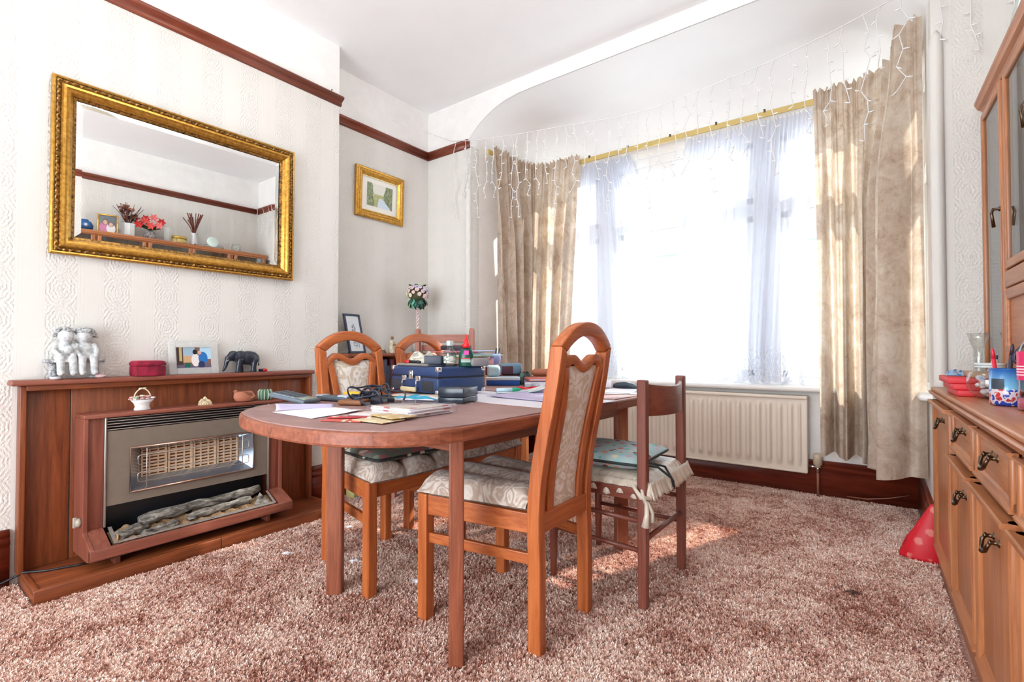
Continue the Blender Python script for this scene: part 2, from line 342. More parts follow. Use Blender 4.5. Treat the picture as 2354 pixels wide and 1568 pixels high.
def floral(name, base, cols, scale=14, rough=0.75):
    """printed fabric: flower-sized cells in several colours on a ground"""
    t = NT(name); v = t.coord('Object'); vo = t.node('TexVoronoi'); t.l.new(v, vo.inputs['Vector']); vo.inputs['Scale'].default_value = scale
    d = vo.outputs['Distance']; sp = t.node('SeparateColor'); t.l.new(vo.outputs['Color'], sp.inputs[0])
    k = len(cols); c = t.ramp(sp.outputs[0], [(i / k, q) for i, q in enumerate(cols)], 'CONSTANT')
    e = t.math('ADD', d, t.math('MULTIPLY', t.noise(v, scale * 4, 2), 0.28)); f = t.ramp(e, [(0.50, (1, 1, 1)), (0.58, (0, 0, 0))])
    g = t.mix(t.noise(v, 5, 3), base, tuple(x * 0.75 for x in base[:3]) + (1,)); t.col(t.mix(f, g, c)); t.p(Roughness=rough); return t.mat
# ---------------------------------------------------------------- the room
CEIL, RAIL0, RAIL1 = 3.095, 2.675, 2.735
XB, XA, XR, YB, YR = -2.95, -3.18, 0.72, 3.03, -2.2          # chimney breast, alcoves, right wall, window wall, rear wall
BL, BR, BF = -2.69, 0.225, 3.97                              # bay: sides and front
b = MB(); b.bx(XA - .1, XR + .1, YR - .1, YB + .1, -.06, 0); b.bx(BL - .1, BR + .1, YB + .1, BF + .1, -.06, 0)
floor = struct(b.build('floor', carpet_m))
b = MB(); b.bx(XA - .1, XR + .1, YR - .1, YB + .12, CEIL, CEIL + .08); struct(b.build('ceiling', ceil_paint))
b = MB(); b.bx(XA - .1, XA, YR - .1, YB + .1, 0, 2.70); b.bx(XA - .1, XA, YR - .1, YB + .1, 2.70, CEIL, 1); struct(b.build('wall_left', [paper_y, frieze]))
b = MB(); b.bx(XA - .05, XB, .18, 1.975, 0, 2.70); b.bx(XA - .05, XB, .18, 1.975, 2.70, CEIL, 1); struct(b.build('wall_chimney', [paper_y, frieze]))
b = MB(); b.bx(XR, XR + .1, YR - .1, YB + .1, 0, 2.70); b.bx(XR, XR + .1, YR - .1, YB + .1, 2.70, CEIL, 1); struct(b.build('wall_right', [paper_y, frieze]))
# window wall with the wide arch into the bay
arc = [(BL, 2.70), (BL, 2.745), (-2.664, 2.785), (-2.60, 2.842), (-2.52, 2.890), (-2.42, 2.935), (-2.31, 2.966), (-2.19, 2.981), (-2.05, 2.985)]
arcR = [(BL + BR - x, z) for x, z in reversed(arc)]
b = MB(); b.bx(XA - .1, BL, YB, YB + .12, 0, 2.70, 0); b.bx(BR, XR + .1, YB, YB + .12, 0, 2.70, 0)
b.ext([(XA - .1, 2.70)] + arc + arcR + [(XR + .1, 2.70), (XR + .1, CEIL), (XA - .1, CEIL)], lambda x, z, d: (x, d, z), YB, YB + .12, 1)
struct(b.build('wall_back', [paper_x, frieze]))
b = MB()                                                     # rear wall with an opening for an unseen window, added for fill light
b.bx(XA - .1, -2.4, YR - .1, YR, 0, CEIL); b.bx(0.0, XR + .1, YR - .1, YR, 0, CEIL); b.bx(-2.4, 0, YR - .1, YR, 2.3, CEIL); b.bx(-2.4, 0, YR - .1, YR, 0, .10)
struct(b.build('wall_rear', paper_x))
# bay walls around their windows
def side_wall(x0, x1, s):
    b = MB(); b.bx(x0, x1, YB + .12, s, 0, 3.0); b.bx(x0, x1, 3.90, BF + .15, 0, 3.0); b.bx(x0, x1, s, 3.90, 0, .72); b.bx(x0, x1, s, 3.90, 2.62, 3.0); return b
b = MB(); b.bx(BL - .12, BL, YB + .12, BF + .15, 0, 3.0); struct(b.build('wall_bay_left', frieze)); struct(side_wall(BR, BR + .12, 3.36).build('wall_bay_right', frieze))
b = MB(); b.bx(BL - .1, BR + .1, BF, BF + .15, 0, .705); b.bx(BL - .1, BR + .1, BF, BF + .15, 2.62, 3.0); b.bx(BL - .1, -2.60, BF, BF + .15, .70, 2.63); b.bx(.135, BR + .1, BF, BF + .15, .70, 2.63)
struct(b.build('wall_bay_front', frieze))
def bay_ceil(u, v):
    x = BL + (BR - BL) * u; y = YB + .004 + (BF - YB + .016) * v
    r = .34; xm = (BL + BR) / 2; hx = (BR - BL) / 2
    qx = abs(x - xm) - (hx - r); qy = y - (BF - r)
    d = r - (math.hypot(max(qx, 0), max(qy, 0)) + min(max(qx, qy), 0)); d = max(d, 0)
    z = 2.985 - .265 * max(0, 1 - d / .40) ** 2; k = min(1, max(0, (y - 3.16) / .40)); k = k * k * (3 - 2 * k); za = 2.985
    for (xa, z0), (xb, z1) in zip(arc[1:], arc[2:]):
        xx = min(x, BL + BR - x)
        if xx <= xb: za = z0 + (z1 - z0) * (xx - xa) / (xb - xa); break
    return (x, y, (za - .003) * (1 - k) + z * k)
b = MB(); b.grid(110, 30, bay_ceil); b.bx(BL - .1, BR + .1, YB + .12, BF + .15, 3.0, 3.06); struct(b.build('ceiling_bay', ceil_paint))

# picture rails
prof = [(0, 0), (.010, .002), (.016, .012), (.014, .022), (.030, .034), (.042, .040), (.046, .050), (.040, .060), (.020, .058), (0, .056)]
def rail(name, pts, side):
    """moulding swept along an axis-aligned run; side = unit vector away from the wall"""
    b = MB(); rings = [[(p[0] + side[0] * a, p[1] + side[1] * a, RAIL0 + h) for a, h in prof] for p in pts]
    b.loft(rings); return struct(b.build(name, wood_rail['Y' if abs(pts[0][1] - pts[-1][1]) > abs(pts[0][0] - pts[-1][0]) else 'X']))
rail('trim_1', [(XB, .18), (XB, 1.985)], (1, 0)); rail('trim_2', [(XA, 1.975), (XA, YB)], (1, 0)); rail('trim_3', [(XA, YB), (BL + .01, YB)], (0, -1))
rail('trim_4', [(BR - .01, YB), (XR, YB)], (0, -1)); rail('trim_5', [(XR, YR), (XR, YB)], (-1, 0)); rail('trim_6', [(XA, YR), (XA, .18)], (1, 0))
b = MB(); b.tube([(XB + .02, 1.90, 2.735), (XB + .02, 1.90, 2.747), (XB + .028, 1.90, 2.756), (XB + .034, 1.90, 2.748)], .0025, 6)
tag(b.build('picture_hook', bronze), 'small wire hook left on the picture rail end of the chimney breast', 'hook')
# skirting boards
sprof = [(0, 0), (.022, 0), (.022, .165), (.014, .172), (.026, .182), (.026, .196), (.012, .206), (.018, .214), (.018, .226), (.006, .240), (0, .242)]
def skirt(name, p, q, side):
    b = MB(); b.loft([[(e[0] + side[0] * a, e[1] + side[1] * a, h) for a, h in sprof] for e in (p, q)]); 
    return struct(b.build(name, wood_skirt['Y' if abs(p[1] - q[1]) > abs(p[0] - q[0]) else 'X']))
skirt('baseboard_left', (XA, 1.975), (XA, YB), (1, 0)); skirt('baseboard_chimney', (XB, .18), (XB, .405), (1, 0)); skirt('baseboard_chimney', (XB, 1.765), (XB, 1.99), (1, 0))
skirt('baseboard_return', (XA, 1.975), (XB + .02, 1.975), (0, 1)); skirt('baseboard_alcove', (XA, YR), (XA, .18), (1, 0))
skirt('baseboard_back', (XA, YB), (BL, YB), (0, -1)); skirt('baseboard_back', (BR, YB), (XR, YB), (0, -1))
skirt('baseboard_bay_left', (BL, YB), (BL, BF), (1, 0)); skirt('baseboard_bay_front', (BL, BF), (BR, BF), (0, -1)); skirt('baseboard_bay_right', (BR, YB), (BR, BF), (-1, 0))
skirt('baseboard_right', (XR, YR), (XR, YB), (-1, 0))
# corner beads on the arch jambs, tapered at the top
for nm, x in (('trim_7', BL - .012), ('trim_8', BR + .018)):
    b = MB(); b.lathe([(.024, .242), (.026, .3), (.026, 2.42), (.022, 2.47), (.006, 2.505)], 12, (x, YB - .004, 0)); struct(b.build(nm, paper_x))

# windows
def window(name, x0, x1, posts, T, transom=(2.0, 2.09), panes=True):
    """frame in the x-z plane, depth along +y; T places it"""
    z0, z1, d0, d1 = .745, 2.625, .02, .11
    root = bpy.data.objects.new(name, None); C.objects.link(root); root.matrix_basis = T; struct(root)
    b = MB(); b.rb(x0 - .02, x0 + .06, d0, d1, z0, z1, .006); b.rb(x1 - .06, x1 + .02, d0, d1, z0, z1, .006); b.rb(x0, x1, d0, d1, z1 - .07, z1, .006); b.rb(x0, x1, d0, d1, z0, z0 + .06, .006)
    for p in posts: b.rb(p[0], p[1], d0 - .02, d1, z0, z1, .01)
    b.build('window_frame', white_paint, root)
    edges = [x0 + .06] + [e for p in posts for e in p] + [x1 - .06]
    for i in range(0, len(edges), 2):
        a, c = edges[i], edges[i + 1]
        t = MB(); t.rb(a, c, d0, d1, transom[0], transom[1], .006); t.build('transom', white_paint, root)
        for (q0, q1) in ((z0 + .06, transom[0]), (transom[1], z1 - .07)):
            s = MB(); w = .05
            s.rb(a, a + w, d0 + .01, d1 - .02, q0, q1, .005); s.rb(c - w, c, d0 + .01, d1 - .02, q0, q1, .005); s.rb(a, c, d0 + .01, d1 - .02, q0, q0 + w, .005); s.rb(a, c, d0 + .01, d1 - .02, q1 - w, q1, .005)
            s.build('sash', white_paint, root)
            g = MB(); g.add([(a + w, d0 + .05, q0 + w), (c - w, d0 + .05, q0 + w), (c - w, d0 + .05, q1 - w), (a + w, d0 + .05, q1 - w)], [(0, 1, 2, 3)]); g.build('pane', glass, root)
    return root
window('window_1', -2.60, .135, [(-1.98, -1.80), (-.72, -.54)], M.Translation((0, BF, 0)))
window('window_2', -.27, .27, [], TR((BR, 3.63, 0), rz=-pi / 2))
w4 = window('window_rear_added', -1.2, 1.2, [(-.05, .05)], TR((-1.2, YR, -.60), rz=pi), (2.2, 2.28))  # unseen rear window, put in to light the room from behind
b = MB(); b.rb(BL, BR, 3.855, BF + .06, .712, .748, .014); struct(b.build('trim_9', white_paint))
b = MB(); b.rb(BR - .055, BR + .08, 3.20, 3.86, .742, .778, .016); struct(b.build('trim_10', white_paint))
# beyond the glass: pavement and a pale house over the road
b = MB(); b.bx(-30, 30, 4.5, 60, -.60, -.55); struct(b.build('ground_outside', plain('pale_paving', srgb(244, 244, 242), 0.9)))  # ground whitened to bounce daylight up to the bay ceiling
t_ = thing('house', 'pale rendered terraced house over the road, seen through the net curtains', 'house', (-4, 19, -.55))
pale = plain('pale_render', srgb(214, 212, 208), 0.9); slate = plain('pale_slate', srgb(150, 152, 160), 0.8)
b = MB(); b.bx(-9, 9, 0, 6, 0, 5.2); b.build('wall', pale, t_)
b = MB(); b.ext([(-.4, 5.2), (6.4, 5.2), (3, 7.4)], lambda y, z, d: (d, y, z), -9.2, 9.2); b.build('roof', slate, t_)
for i in range(4):
    for zz in (.8, 3.2):
        x = -7 + i * 4.4; b = MB(); b.rb(x, x + 1.7, -.06, .06, zz, zz + 1.4, .02); f_ = b.build('window', white_paint, t_)
        b = MB(); b.bx(x + .12, x + 1.58, -.07, -.05, zz + .12, zz + 1.28); b.build('pane', plain('pale_blue_pane_%d' % i, srgb(186, 196, 206), .2), f_)  # panes in one even pale blue-grey
for i in range(2):
    x = -4.4 + i * 8.8; b = MB(); b.rb(x, x + 1.0, -.08, .05, 0, 2.1, .02); b.build('front_door', plain('door_paint_%d' % i, srgb(170, 178, 188), 0.5), t_)
# ---------------------------------------------------------------- dining chairs (arched back, upholstered)
BACK = [(-.02, -.222), (.28, -.222), (.43, -.217), (.53, -.222), (.63, -.236), (.72, -.254), (.82, -.276), (.92, -.294), (1.02, -.309), (1.11, -.318)]
def ub(z):
    for (z0, u0), (z1, u1) in zip(BACK, BACK[1:]):
        if z <= z1: return u0 + (u1 - u0) * (z - z0) / (z1 - z0)
    return BACK[-1][1]
def fb(s, z, d): return (ub(z) + d, s, z)
def arch_chair():
    t = thing('dining_chair', 'x', 'chair')
    for sg in (-1, 1):
        A, B = [], []
        for i in range(19):
            z = .0 + (1.012) * i / 18; o = .184 - .004 * (z > .5) * (z - .5) * 2; zi = z - .022 * max(0, (z - .9) / .11)
            A.append((sg * o, z)); B.append((sg * (o - .040), zi))
        b = MB(); b.strip(A, B, fb, -.024, .024); b.build('rear_leg', wood_chair['Z'], t, bevel=.005)
        b = MB(); b.bx(.205, .250, sg * .255, sg * .212, 0, .468); b.build('front_leg', wood_chair['Z'], t, bevel=.005)
        b = MB(); b.add([(-.20, sg * .178, .392), (.21, sg * .246, .392), (.21, sg * .222, .392), (-.20, sg * .154, .392), (-.20, sg * .178, .458), (.21, sg * .246, .466), (.21, sg * .222, .466), (-.20, sg * .154, .458)],
                        [(3, 2, 1, 0), (4, 5, 6, 7), (0, 1, 5, 4), (1, 2, 6, 5), (2, 3, 7, 6), (3, 0, 4, 7)]); b.build('side_rail', wood_chair['X'], t, bevel=.004)
        b = MB(); b.add([(-.20, sg * .174, .288), (.21, sg * .240, .288), (.21, sg * .222, .288), (-.20, sg * .156, .288), (-.20, sg * .174, .325), (.21, sg * .240, .325), (.21, sg * .222, .325), (-.20, sg * .156, .325)],
                        [(3, 2, 1, 0), (4, 5, 6, 7), (0, 1, 5, 4), (1, 2, 6, 5), (2, 3, 7, 6), (3, 0, 4, 7)]); b.build('side_stretcher', wood_chair['X'], t, bevel=.003)
        A, B = [], []                                                            # curved stiles either side of the padded splat
        for i in range(17):
            k = i / 16; z = .41 + .53 * k; w = .083 + .024 * max(0, (k - .62) / .38) ** 2
            A.append((sg * (w + .036), z)); B.append((sg * w, z))
        b = MB(); b.strip(A, B, fb, -.020, .020, 0, True); b.build('splat_stile', wood_chair['Z'], t, bevel=.004)
    A, B = [], []
    for i in range(25):
        a = pi * i / 24; s_ = -1 + 2 * i / 24; A.append((.181 * s_, 1.014 + .082 * (1 - abs(s_) ** 2.1))); B.append((.141 * s_, .991 + .057 * (1 - abs(s_) ** 2.2)))
    b = MB(); b.strip(A, B, fb, -.022, .022, 0, True); b.build('top_arch', wood_chair['Y'], t, bevel=.006)
    A, B = [], []
    for i in range(25):
        s = -.150 + .30 * i / 24; z = .952 + .016 * cos(s / .083 * pi * 1.0 + pi) - .022 * max(0, (abs(s) - .083) / .067) ** 1.5
        A.append((s, z + .016)); B.append((s, z - .016))
    b = MB(); b.strip(A, B, fb, -.019, .021, 0, True); b.build('crest_rail', wood_chair['Y'], t, bevel=.005)
    def pad(u, v, sgn):
        z = .43 + .515 * v; w = .086 + .022 * max(0, (v - .62) / .38) ** 2; s = (2 * u - 1) * w
        zt = z - (.012 * (1 - math.cos(s / .083 * pi)) / 2 if v > .9 else 0) * 0
        return (ub(z) + sgn * (.006 + .012 * (1 - (2 * u - 1) ** 4) * min(1, 8 * v, 8 * (1 - v) + .2)), s, z)
    b = MB(); b.grid(10, 24, lambda u, v: pad(u, v, 1)); b.grid(10, 24, lambda u, v: pad(u, v, -1)); b.build('back_pad', back_fab, t)
    b = MB(); b.bx(-.240, -.196, -.150, .150, .392, .458); b.build('rear_rail', wood_chair['Y'], t, bevel=.004)
    b = MB(); b.bx(.215, .240, -.215, .215, .398, .466); b.build('front_rail', wood_chair['Y'], t, bevel=.004)
    # seat: three padded rolls with two channels, front edge bowed
    def seat(u, v, top):
        x0 = -.185; s = (2 * u - 1); x1 = .262 + .022 * (1 - s * s); x = x0 + (x1 - x0) * v; w = .176 + .076 * v
        e = min(1, (1 - abs(s)) * 9) ** .5 * min(1, (1 - v) * 11, v * 14 + .25) ** .5
        g = 1 - .72 * max(math.exp(-((s - .34) / .045) ** 2), math.exp(-((s + .34) / .045) ** 2))
        y = s * w; zz = .470 + .012 * e
        rl = abs(sin(pi * 1.5 * (s + 1))) ** .55
        return (x, y, zz + e * (.022 + .032 * rl) if top else .466)
    b = MB(); b.grid(64, 22, lambda u, v: seat(u, v, True)); b.grid(10, 8, lambda u, v: seat(u, v, False)); b.build('seat', seat_fab, t)
    return t
ch = arch_chair(); GRP = 'arch-backed dining chairs round the table'
def put(root, loc, rz, label, first=False):
    if first: root.location = loc; root.rotation_euler = (0, 0, rz); root['label'] = label; root['group'] = GRP; return root
    o = dup(root, loc, rz, label); o['group'] = GRP; return o
put(ch, (-1.125, 1.517, 0), pi, 'arch-backed wooden dining chair with bare brocade seat, its back towards the sideboard', True)
put(ch, (-1.862, 1.503, 0), R(-3.5), 'arch-backed wooden dining chair carrying a dark floral seat cushion, beside the mantelpiece')
put(ch, (-1.872, 2.02, 0), 0, 'arch-backed wooden dining chair standing behind the blue record player case, beside the bookcase')

# seat cushion on the chair by the mantelpiece
cush_m = floral('dark_floral_print', srgb(124, 132, 120), [srgb(172, 104, 106), srgb(214, 204, 186), srgb(150, 164, 144), srgb(182, 128, 124), srgb(130, 146, 128)], 20)
edge_m = floral('striped_piping', srgb(40, 46, 44), [srgb(40, 46, 44), srgb(190, 182, 164), srgb(60, 66, 60)], 30)
def cushion(name, w0, w1, dep, h, mats, T, label, cat):
    t = bpy.data.objects.new(name, None); C.objects.link(t); t.matrix_basis = T; tag(t, label, cat)
    def f(u, v, sg):
        s = 2 * u - 1; x = dep * (v - .5); w = w0 + (w1 - w0) * v; r = .06
        e = (max(0, 1 - abs(s) ** 6) * max(0, 1 - abs(2 * v - 1) ** 6)) ** .5
        cx = 1 - .10 * max(0, abs(2 * v - 1) - .6) ** 1.5 * 4 * .4
        return (x, s * w * cx, h / 2 + sg * (h / 2 * (.18 + .82 * e)))
    b = MB(); b.grid(20, 20, lambda u, v: f(u, v, 1)); b.grid(20, 20, lambda u, v: f(u, v, -1)); b.build('pad', mats[0], t)
    ed = [f(0, k / 14, 0) for k in range(15)] + [f(k / 14, 1, 0) for k in range(1, 15)] + [f(1, 1 - k / 14, 0) for k in range(1, 15)] + [f(1 - k / 14, 0, 0) for k in range(1, 14)]
    b = MB(); b.tube(ed, .006, 8, True); b.build('piping', mats[1], t); return t
cushion('seat_cushion', .185, .215, .42, .045, (cush_m, edge_m), TR((-1.83, 1.50, .523), rz=R(-3.5)), 'dark floral seat cushion with checked piping on the chair beside the mantelpiece', 'cushion')

# ---------------------------------------------------------------- slat-back side chair
t = thing('slat_back_chair', 'plain slat-backed wooden chair with a satin seat pad, drawn up nearest the radiator', 'chair', (-.935, 2.055, 0), pi)
def W(x, y): return (-(x + .935), -(y - 2.055))                  # world to chair
RL = [W(-.726, 1.827), W(-.718, 2.259)]; FL = [W(-1.150, 1.857), W(-1.144, 2.281)]
for p in RL:
    b = MB(); b.loft([[(p[0] + dx * k, p[1] + dy * k, z) for dx, dy in ((-.019, -.019), (.019, -.019), (.019, .019), (-.019, .019))] for z, k in ((0, .9), (.3, 1), (.883, 1))], sm=False); b.build('rear_leg', wood_dark['Z'], t, bevel=.006)
for p in FL:
    b = MB(); b.lathe([(.014, 0), (.018, .2), (.019, .435)], 14, (p[0], p[1], 0)); b.build('front_leg', wood_dark['Z'], t)
def slat(v0, z): return v0
A, B = [], []
rings = []
for i in range(17):
    k = i / 16; y = RL[0][1] + (RL[1][1] - RL[0][1]) * k; bow = -.050 * sin(pi * k); zt = .852 + .018 * (2 * k - 1) ** 2; zb = .742 - .006 * sin(pi * k)
    x = (RL[0][0] + RL[1][0]) / 2 + bow
    rings.append([(x - .008, y, zb), (x + .008, y, zb), (x + .008, y, zt), (x - .008, y, zt)])
b = MB(); b.loft(rings); b.build('back_slat', wood_dark['Y'], t, bevel=.004)
def bar(name, p, q, r, m, par):
    b = MB(); b.tube([p, q], r, 10); return b.build(name, m, par)
for (p, q) in ((RL[0], FL[0]), (RL[1], FL[1])):
    bar('side_stretcher', (*p, .222), (*q, .222), .010, wood_dark['X'], t)
    bar('side_stretcher', (*p, .335), (*q, .335), .010, wood_dark['X'], t)
bar('rear_stretcher', (*RL[0], .262), (*RL[1], .262), .010, wood_dark['Y'], t); bar('front_stretcher', (*FL[0], .30), (*FL[1], .30), .010, wood_dark['Y'], t)
b = MB(); y0, y1 = RL[0][1], RL[1][1]
for (x0_, x1_, ya, yb_) in ((RL[0][0], FL[0][0], y0 - .014, y0 + .014), (RL[0][0], FL[0][0], y1 - .014, y1 + .014)): b.bx(x0_, x1_, ya, yb_, .415, .462)
b.bx(RL[0][0] - .012, RL[0][0] + .012, y0, y1, .415, .462); b.bx(FL[0][0] - .012, FL[0][0] + .012, y0, y1, .415, .462); b.bx(RL[0][0], FL[0][0], y0, y1, .448, .466)
b.build('seat_frame', wood_dark['X'], t, bevel=.004)
satin = NT('ivory_satin'); satin.col(srgb(206, 196, 180)); satin.p(Roughness=0.32); satin.b.inputs['Sheen Weight'].default_value = .2; satin.bump(satin.noise(satin.coord('Object', (9, 9, 3)), 3, 2, .5, 1.0), .5, .02); satin = satin.mat
pad = thing('seat_pad', 'shiny ivory satin seat pad tied to the slat-backed chair, with a skirted edge', 'seat pad', (-.935, 2.055, .468), pi)
def sp(u, v, sg):
    s = 2 * u - 1; x = -.235 + .47 * v; e = (max(0, 1 - abs(s) ** 8) * max(0, 1 - abs(2 * v - 1) ** 8)) ** .5; return (x, s * .235 - .012, .004 + .036 * e if sg > 0 else 0)
b = MB(); b.grid(20, 20, lambda u, v: sp(u, v, 1)); b.grid(12, 12, lambda u, v: sp(u, v, -1)); b.build('pad', satin, pad)
per = [(-.235, .223 - .47 * k / 90) for k in range(0, 91)] + [(-.235 + .47 * k / 90, -.247) for k in range(1, 91)] + [(.235 - .47 * k / 90, .223) for k in range(1, 91)] + [(-.235, .223 - .47 * k / 90) for k in range(1, 90)]
def frill(u, v):
    i = min(len(per) - 1, int(round(u * (len(per) - 1)))); x, y = per[i]; n = V((x, y + .012)).normalized(); w = .5 + .5 * sin(i * .62)
    dr = .058
    return (x + n.x * v * (.016 + .018 * w), y + n.y * v * (.012 + .018 * w), .020 - dr * v * (1 + .12 * sin(i * .3)))
b = MB(); b.grid(len(per) - 1, 5, frill); b.build('skirt', satin, pad, solid=.002)
q = RL[1]; q = (q[0], RL[1][1])
# near rear leg is the one with the bow
nr = W(-.726, 1.827)
b = MB(); b.tube([(nr[0] + .02, nr[1] - .022, .020), (nr[0] - .01, nr[1] + .030, -.02), (nr[0] - .022, nr[1] + .028, -.050)], [.008, .007, .009], 8)
b.tube([(nr[0] - .024, nr[1] + .028, -.045), (nr[0] - .030, nr[1] + .040, -.09), (nr[0] - .026, nr[1] + .044, -.135)], [.008, .010, .016], 8); b.tube([(nr[0] - .024, nr[1] + .028, -.045), (nr[0] - .040, nr[1] + .014, -.085), (nr[0] - .040, nr[1] + .016, -.12)], [.008, .009, .012], 8)
b.tube([(nr[0] + .030, nr[1] + .034, .012), (nr[0] - .005, nr[1] + .034, -.030), (nr[0] - .030, nr[1] + .010, -.035), (nr[0] - .026, nr[1] - .026, -.010)], [.006, .010, .010, .006], 8)
b.build('tie_bow', satin, pad)
fl2 = floral('turquoise_floral_print', srgb(186, 218, 220), [srgb(216, 120, 116), srgb(110, 186, 192), srgb(226, 214, 190), srgb(150, 44, 60), srgb(150, 204, 210), srgb(206, 170, 200), srgb(226, 150, 130)], 30)
dkp = plain('dark_green_piping', srgb(36, 50, 52), .6)
c2 = cushion('seat_cushion', .195, .195, .39, .062, (fl2, dkp), TR((-.955, 2.03, .512), rz=R(182)), 'turquoise floral seat cushion with dark piping on the slat-backed chair', 'cushion')
b = MB(); b.tube([(-.18, .15, .03), (-.25, .12, .02), (-.285, .06, -.03), (-.285, .02, -.080), (-.272, -.01, -.06), (-.25, .03, .005), (-.19, .10, .03)], .005, 6); b.build('tie_cord', dkp, c2)

# ---------------------------------------------------------------- dining table
TT = .782
t = thing('dining_table', 'extending wooden dining table with bowed ends under a worn brown cover', 'table', (-1.41, 1.75, 0), R(-2.5))
def half(p): return .66 + .36 * (1 - min(1, abs(p) / .51) ** 2.5) ** (1 / 2.2)
def end_out(q0, sg, inset=0.0):
    o = [(-.51 + inset, q0)]; n = 36
    ps = [-.51 * cos(pi * i / n) for i in range(n + 1)]
    for p in ps: k = (1 - inset / .51); o.append((p * k, sg * (half(p) - inset)))
    o.append((.51 - inset, q0)); return o
for nm, out in (('table_top', end_out(-.212, -1)), ('table_top', end_out(.222, 1)), ('leaf', [(-.51, -.208), (.51, -.208), (.51, .218), (-.51, .218)])):
    b = MB(); b.ext(out, lambda x, y, d: (x, y, d), TT - .042, TT); b.build(nm, wood_table['Y'], t, bevel=.008)
for sx_ in (-1, 1):
    for q in (-.575, .575):
        b = MB(); T_ = TR((sx_ * .352, q, 0), rz=R(45) * (1 if sx_ * q < 0 else -1)); b.bx(-.024, .024, -.031, .031, 0, TT - .042, 0, T_); b.build('leg', wood_table['Z'], t, bevel=.006)
    b = MB(); b.bx(sx_ * .352 - .011, sx_ * .352 + .011, -.55, .55, .672, TT - .042); b.build('apron', wood_table['Y'], t, bevel=.003)
for q in (-.575, .575):
    b = MB(); b.bx(-.34, .34, q - .011, q + .011, .672, TT - .042); b.build('apron', wood_table['X'], t, bevel=.003)
cover_m = NT('brown_vinyl_cover'); n_ = cover_m.noise(cover_m.coord(), 7, 5, .7); cover_m.col(cover_m.ramp(n_, [(.3, srgb(138, 104, 100)), (.7, srgb(164, 130, 126))])); cover_m.p(Roughness=.48); cover_m.bump(cover_m.noise(cover_m.coord(), 160, 2), .12, .002); cover_m = cover_m.mat
o_ = end_out(-.235, -1, .010); random.seed(3); o_ = [(x + random.uniform(-.004, .002), y + random.uniform(-.002, .005)) for x, y in o_]
T_ = TR((-1.41, 1.75, 0), rz=R(-2.5))
b = MB(); b.ext(o_, lambda x, y, d: tuple(T_ @ V((x, y, d))), TT, TT + .0035); tag(b.build('table_cover', cover_m), 'worn brown vinyl cover with a ragged cut edge on the near end of the table', 'table cover')
b = MB(); b.ext([(-.47, -.20), (.478, -.20), (.50, -.02), (.525, .200), (.40, .215), (-.47, .21)], lambda x, y, d: tuple(T_ @ V((x, y, d))), TT, TT + .0025); tag(b.build('table_cover', plain('white_underlay', srgb(216, 214, 224), .6)), 'pale protective sheet covering the middle leaf of the table', 'table cover')
b = MB(); b.ext(end_out(.24, 1, .02), lambda x, y, d: tuple(T_ @ V((x, y, d))), TT, TT + .003); tag(b.build('table_cover', cover_m), 'brown vinyl cover on the window end of the table under loose papers', 'table cover')

# ---------------------------------------------------------------- tall garden chair in the corner, pine stool, bag
t = thing('garden_chair', 'tall wooden slatted chair with rounded post tops in the corner by the bay', 'chair', (-2.60, 2.66, 0), R(25))
for sx_ in (-1, 1):
    b = MB(); o = [(-.024, 0), (.024, 0), (.024, 1.135), (.017, 1.152), (0, 1.160), (-.017, 1.152), (-.024, 1.135)]
    b.ext(o, lambda a, z, d: (sx_ * .212 + d, a + .02 - .06 * (z > .5) * (.5 - z) * -1, z), -.016, .016); b.build('rear_leg', wood_garden['Z'], t, bevel=.003)
    b = MB(); b.bx(sx_ * .212 - .016, sx_ * .212 + .016, -.45, -.41, 0, .62); b.build('front_leg', wood_garden['Z'], t, bevel=.003)
    b = MB(); b.rb(sx_ * .212 - .025, sx_ * .212 + .025, -.48, .03, .62, .645, .006); b.build('arm', wood_garden['Y'], t)
for z in (1.085, 1.015, .945, .875, .805, .735, .665, .595, .525):
    b = MB(); hh = .030 if z > 1.05 else .022; yy = .02 + .06 * (z - .5); b.rb(-.205, .205, yy - .009, yy + .009, z - hh, z + hh, .004); b.build('back_slat', wood_garden['X'], t)
for i in range(6):
    y = -.43 + i * .075; b = MB(); b.rb(-.205, .205, y, y + .058, .43, .448, .004); b.build('seat_slat', wood_garden['X'], t)
t = thing('stool', 'small orange pine stool behind the table, beside the radiator', 'stool', (-2.13, 2.98, 0), 0)
for x in (-.10, .10):
    for y in (-.09, .09): b = MB(); b.rb(x - .02, x + .02, y - .02, y + .02, 0, .42, .004); b.build('leg', wood_pine, t)
b = MB(); b.rb(-.15, .15, -.14, .14, .42, .445, .006); b.build('seat', wood_pine, t)
strip_m = NT('blue_white_stripes'); wv = strip_m.node('TexWave', i_Scale=11.0, i_Distortion=6.0); wv.bands_direction = 'Z'; strip_m.l.new(strip_m.coord(), wv.inputs['Vector']); strip_m.col(strip_m.ramp(wv.outputs[1], [(.42, srgb(30, 52, 78)), (.55, srgb(206, 220, 232))])); strip_m.p(Roughness=.5); strip_m = strip_m.mat
t = thing('carrier_bag', 'blue and white striped bag standing under the far end of the table', 'bag', (-1.77, 2.88, 0))
b = MB(); b.loft([[(.13 * cos(2 * pi * j / 24) * k * (1 + .06 * sin(5 * j + z * 20)), .10 * sin(2 * pi * j / 24) * k * (1 + .08 * sin(3 * j + z * 31)), z) for j in range(24)] for z, k in ((0, .85), (.05, 1), (.2, 1.04), (.34, .95), (.44, .85))], caps=True); b.build('body', strip_m, t)
for y in (-.05, .05): b = MB(); b.tube([(-.06, y, .43), (-.045, y, .50), (0, y, .53), (.045, y, .50), (.06, y, .43)], .006, 6); b.build('handle', strip_m, t)
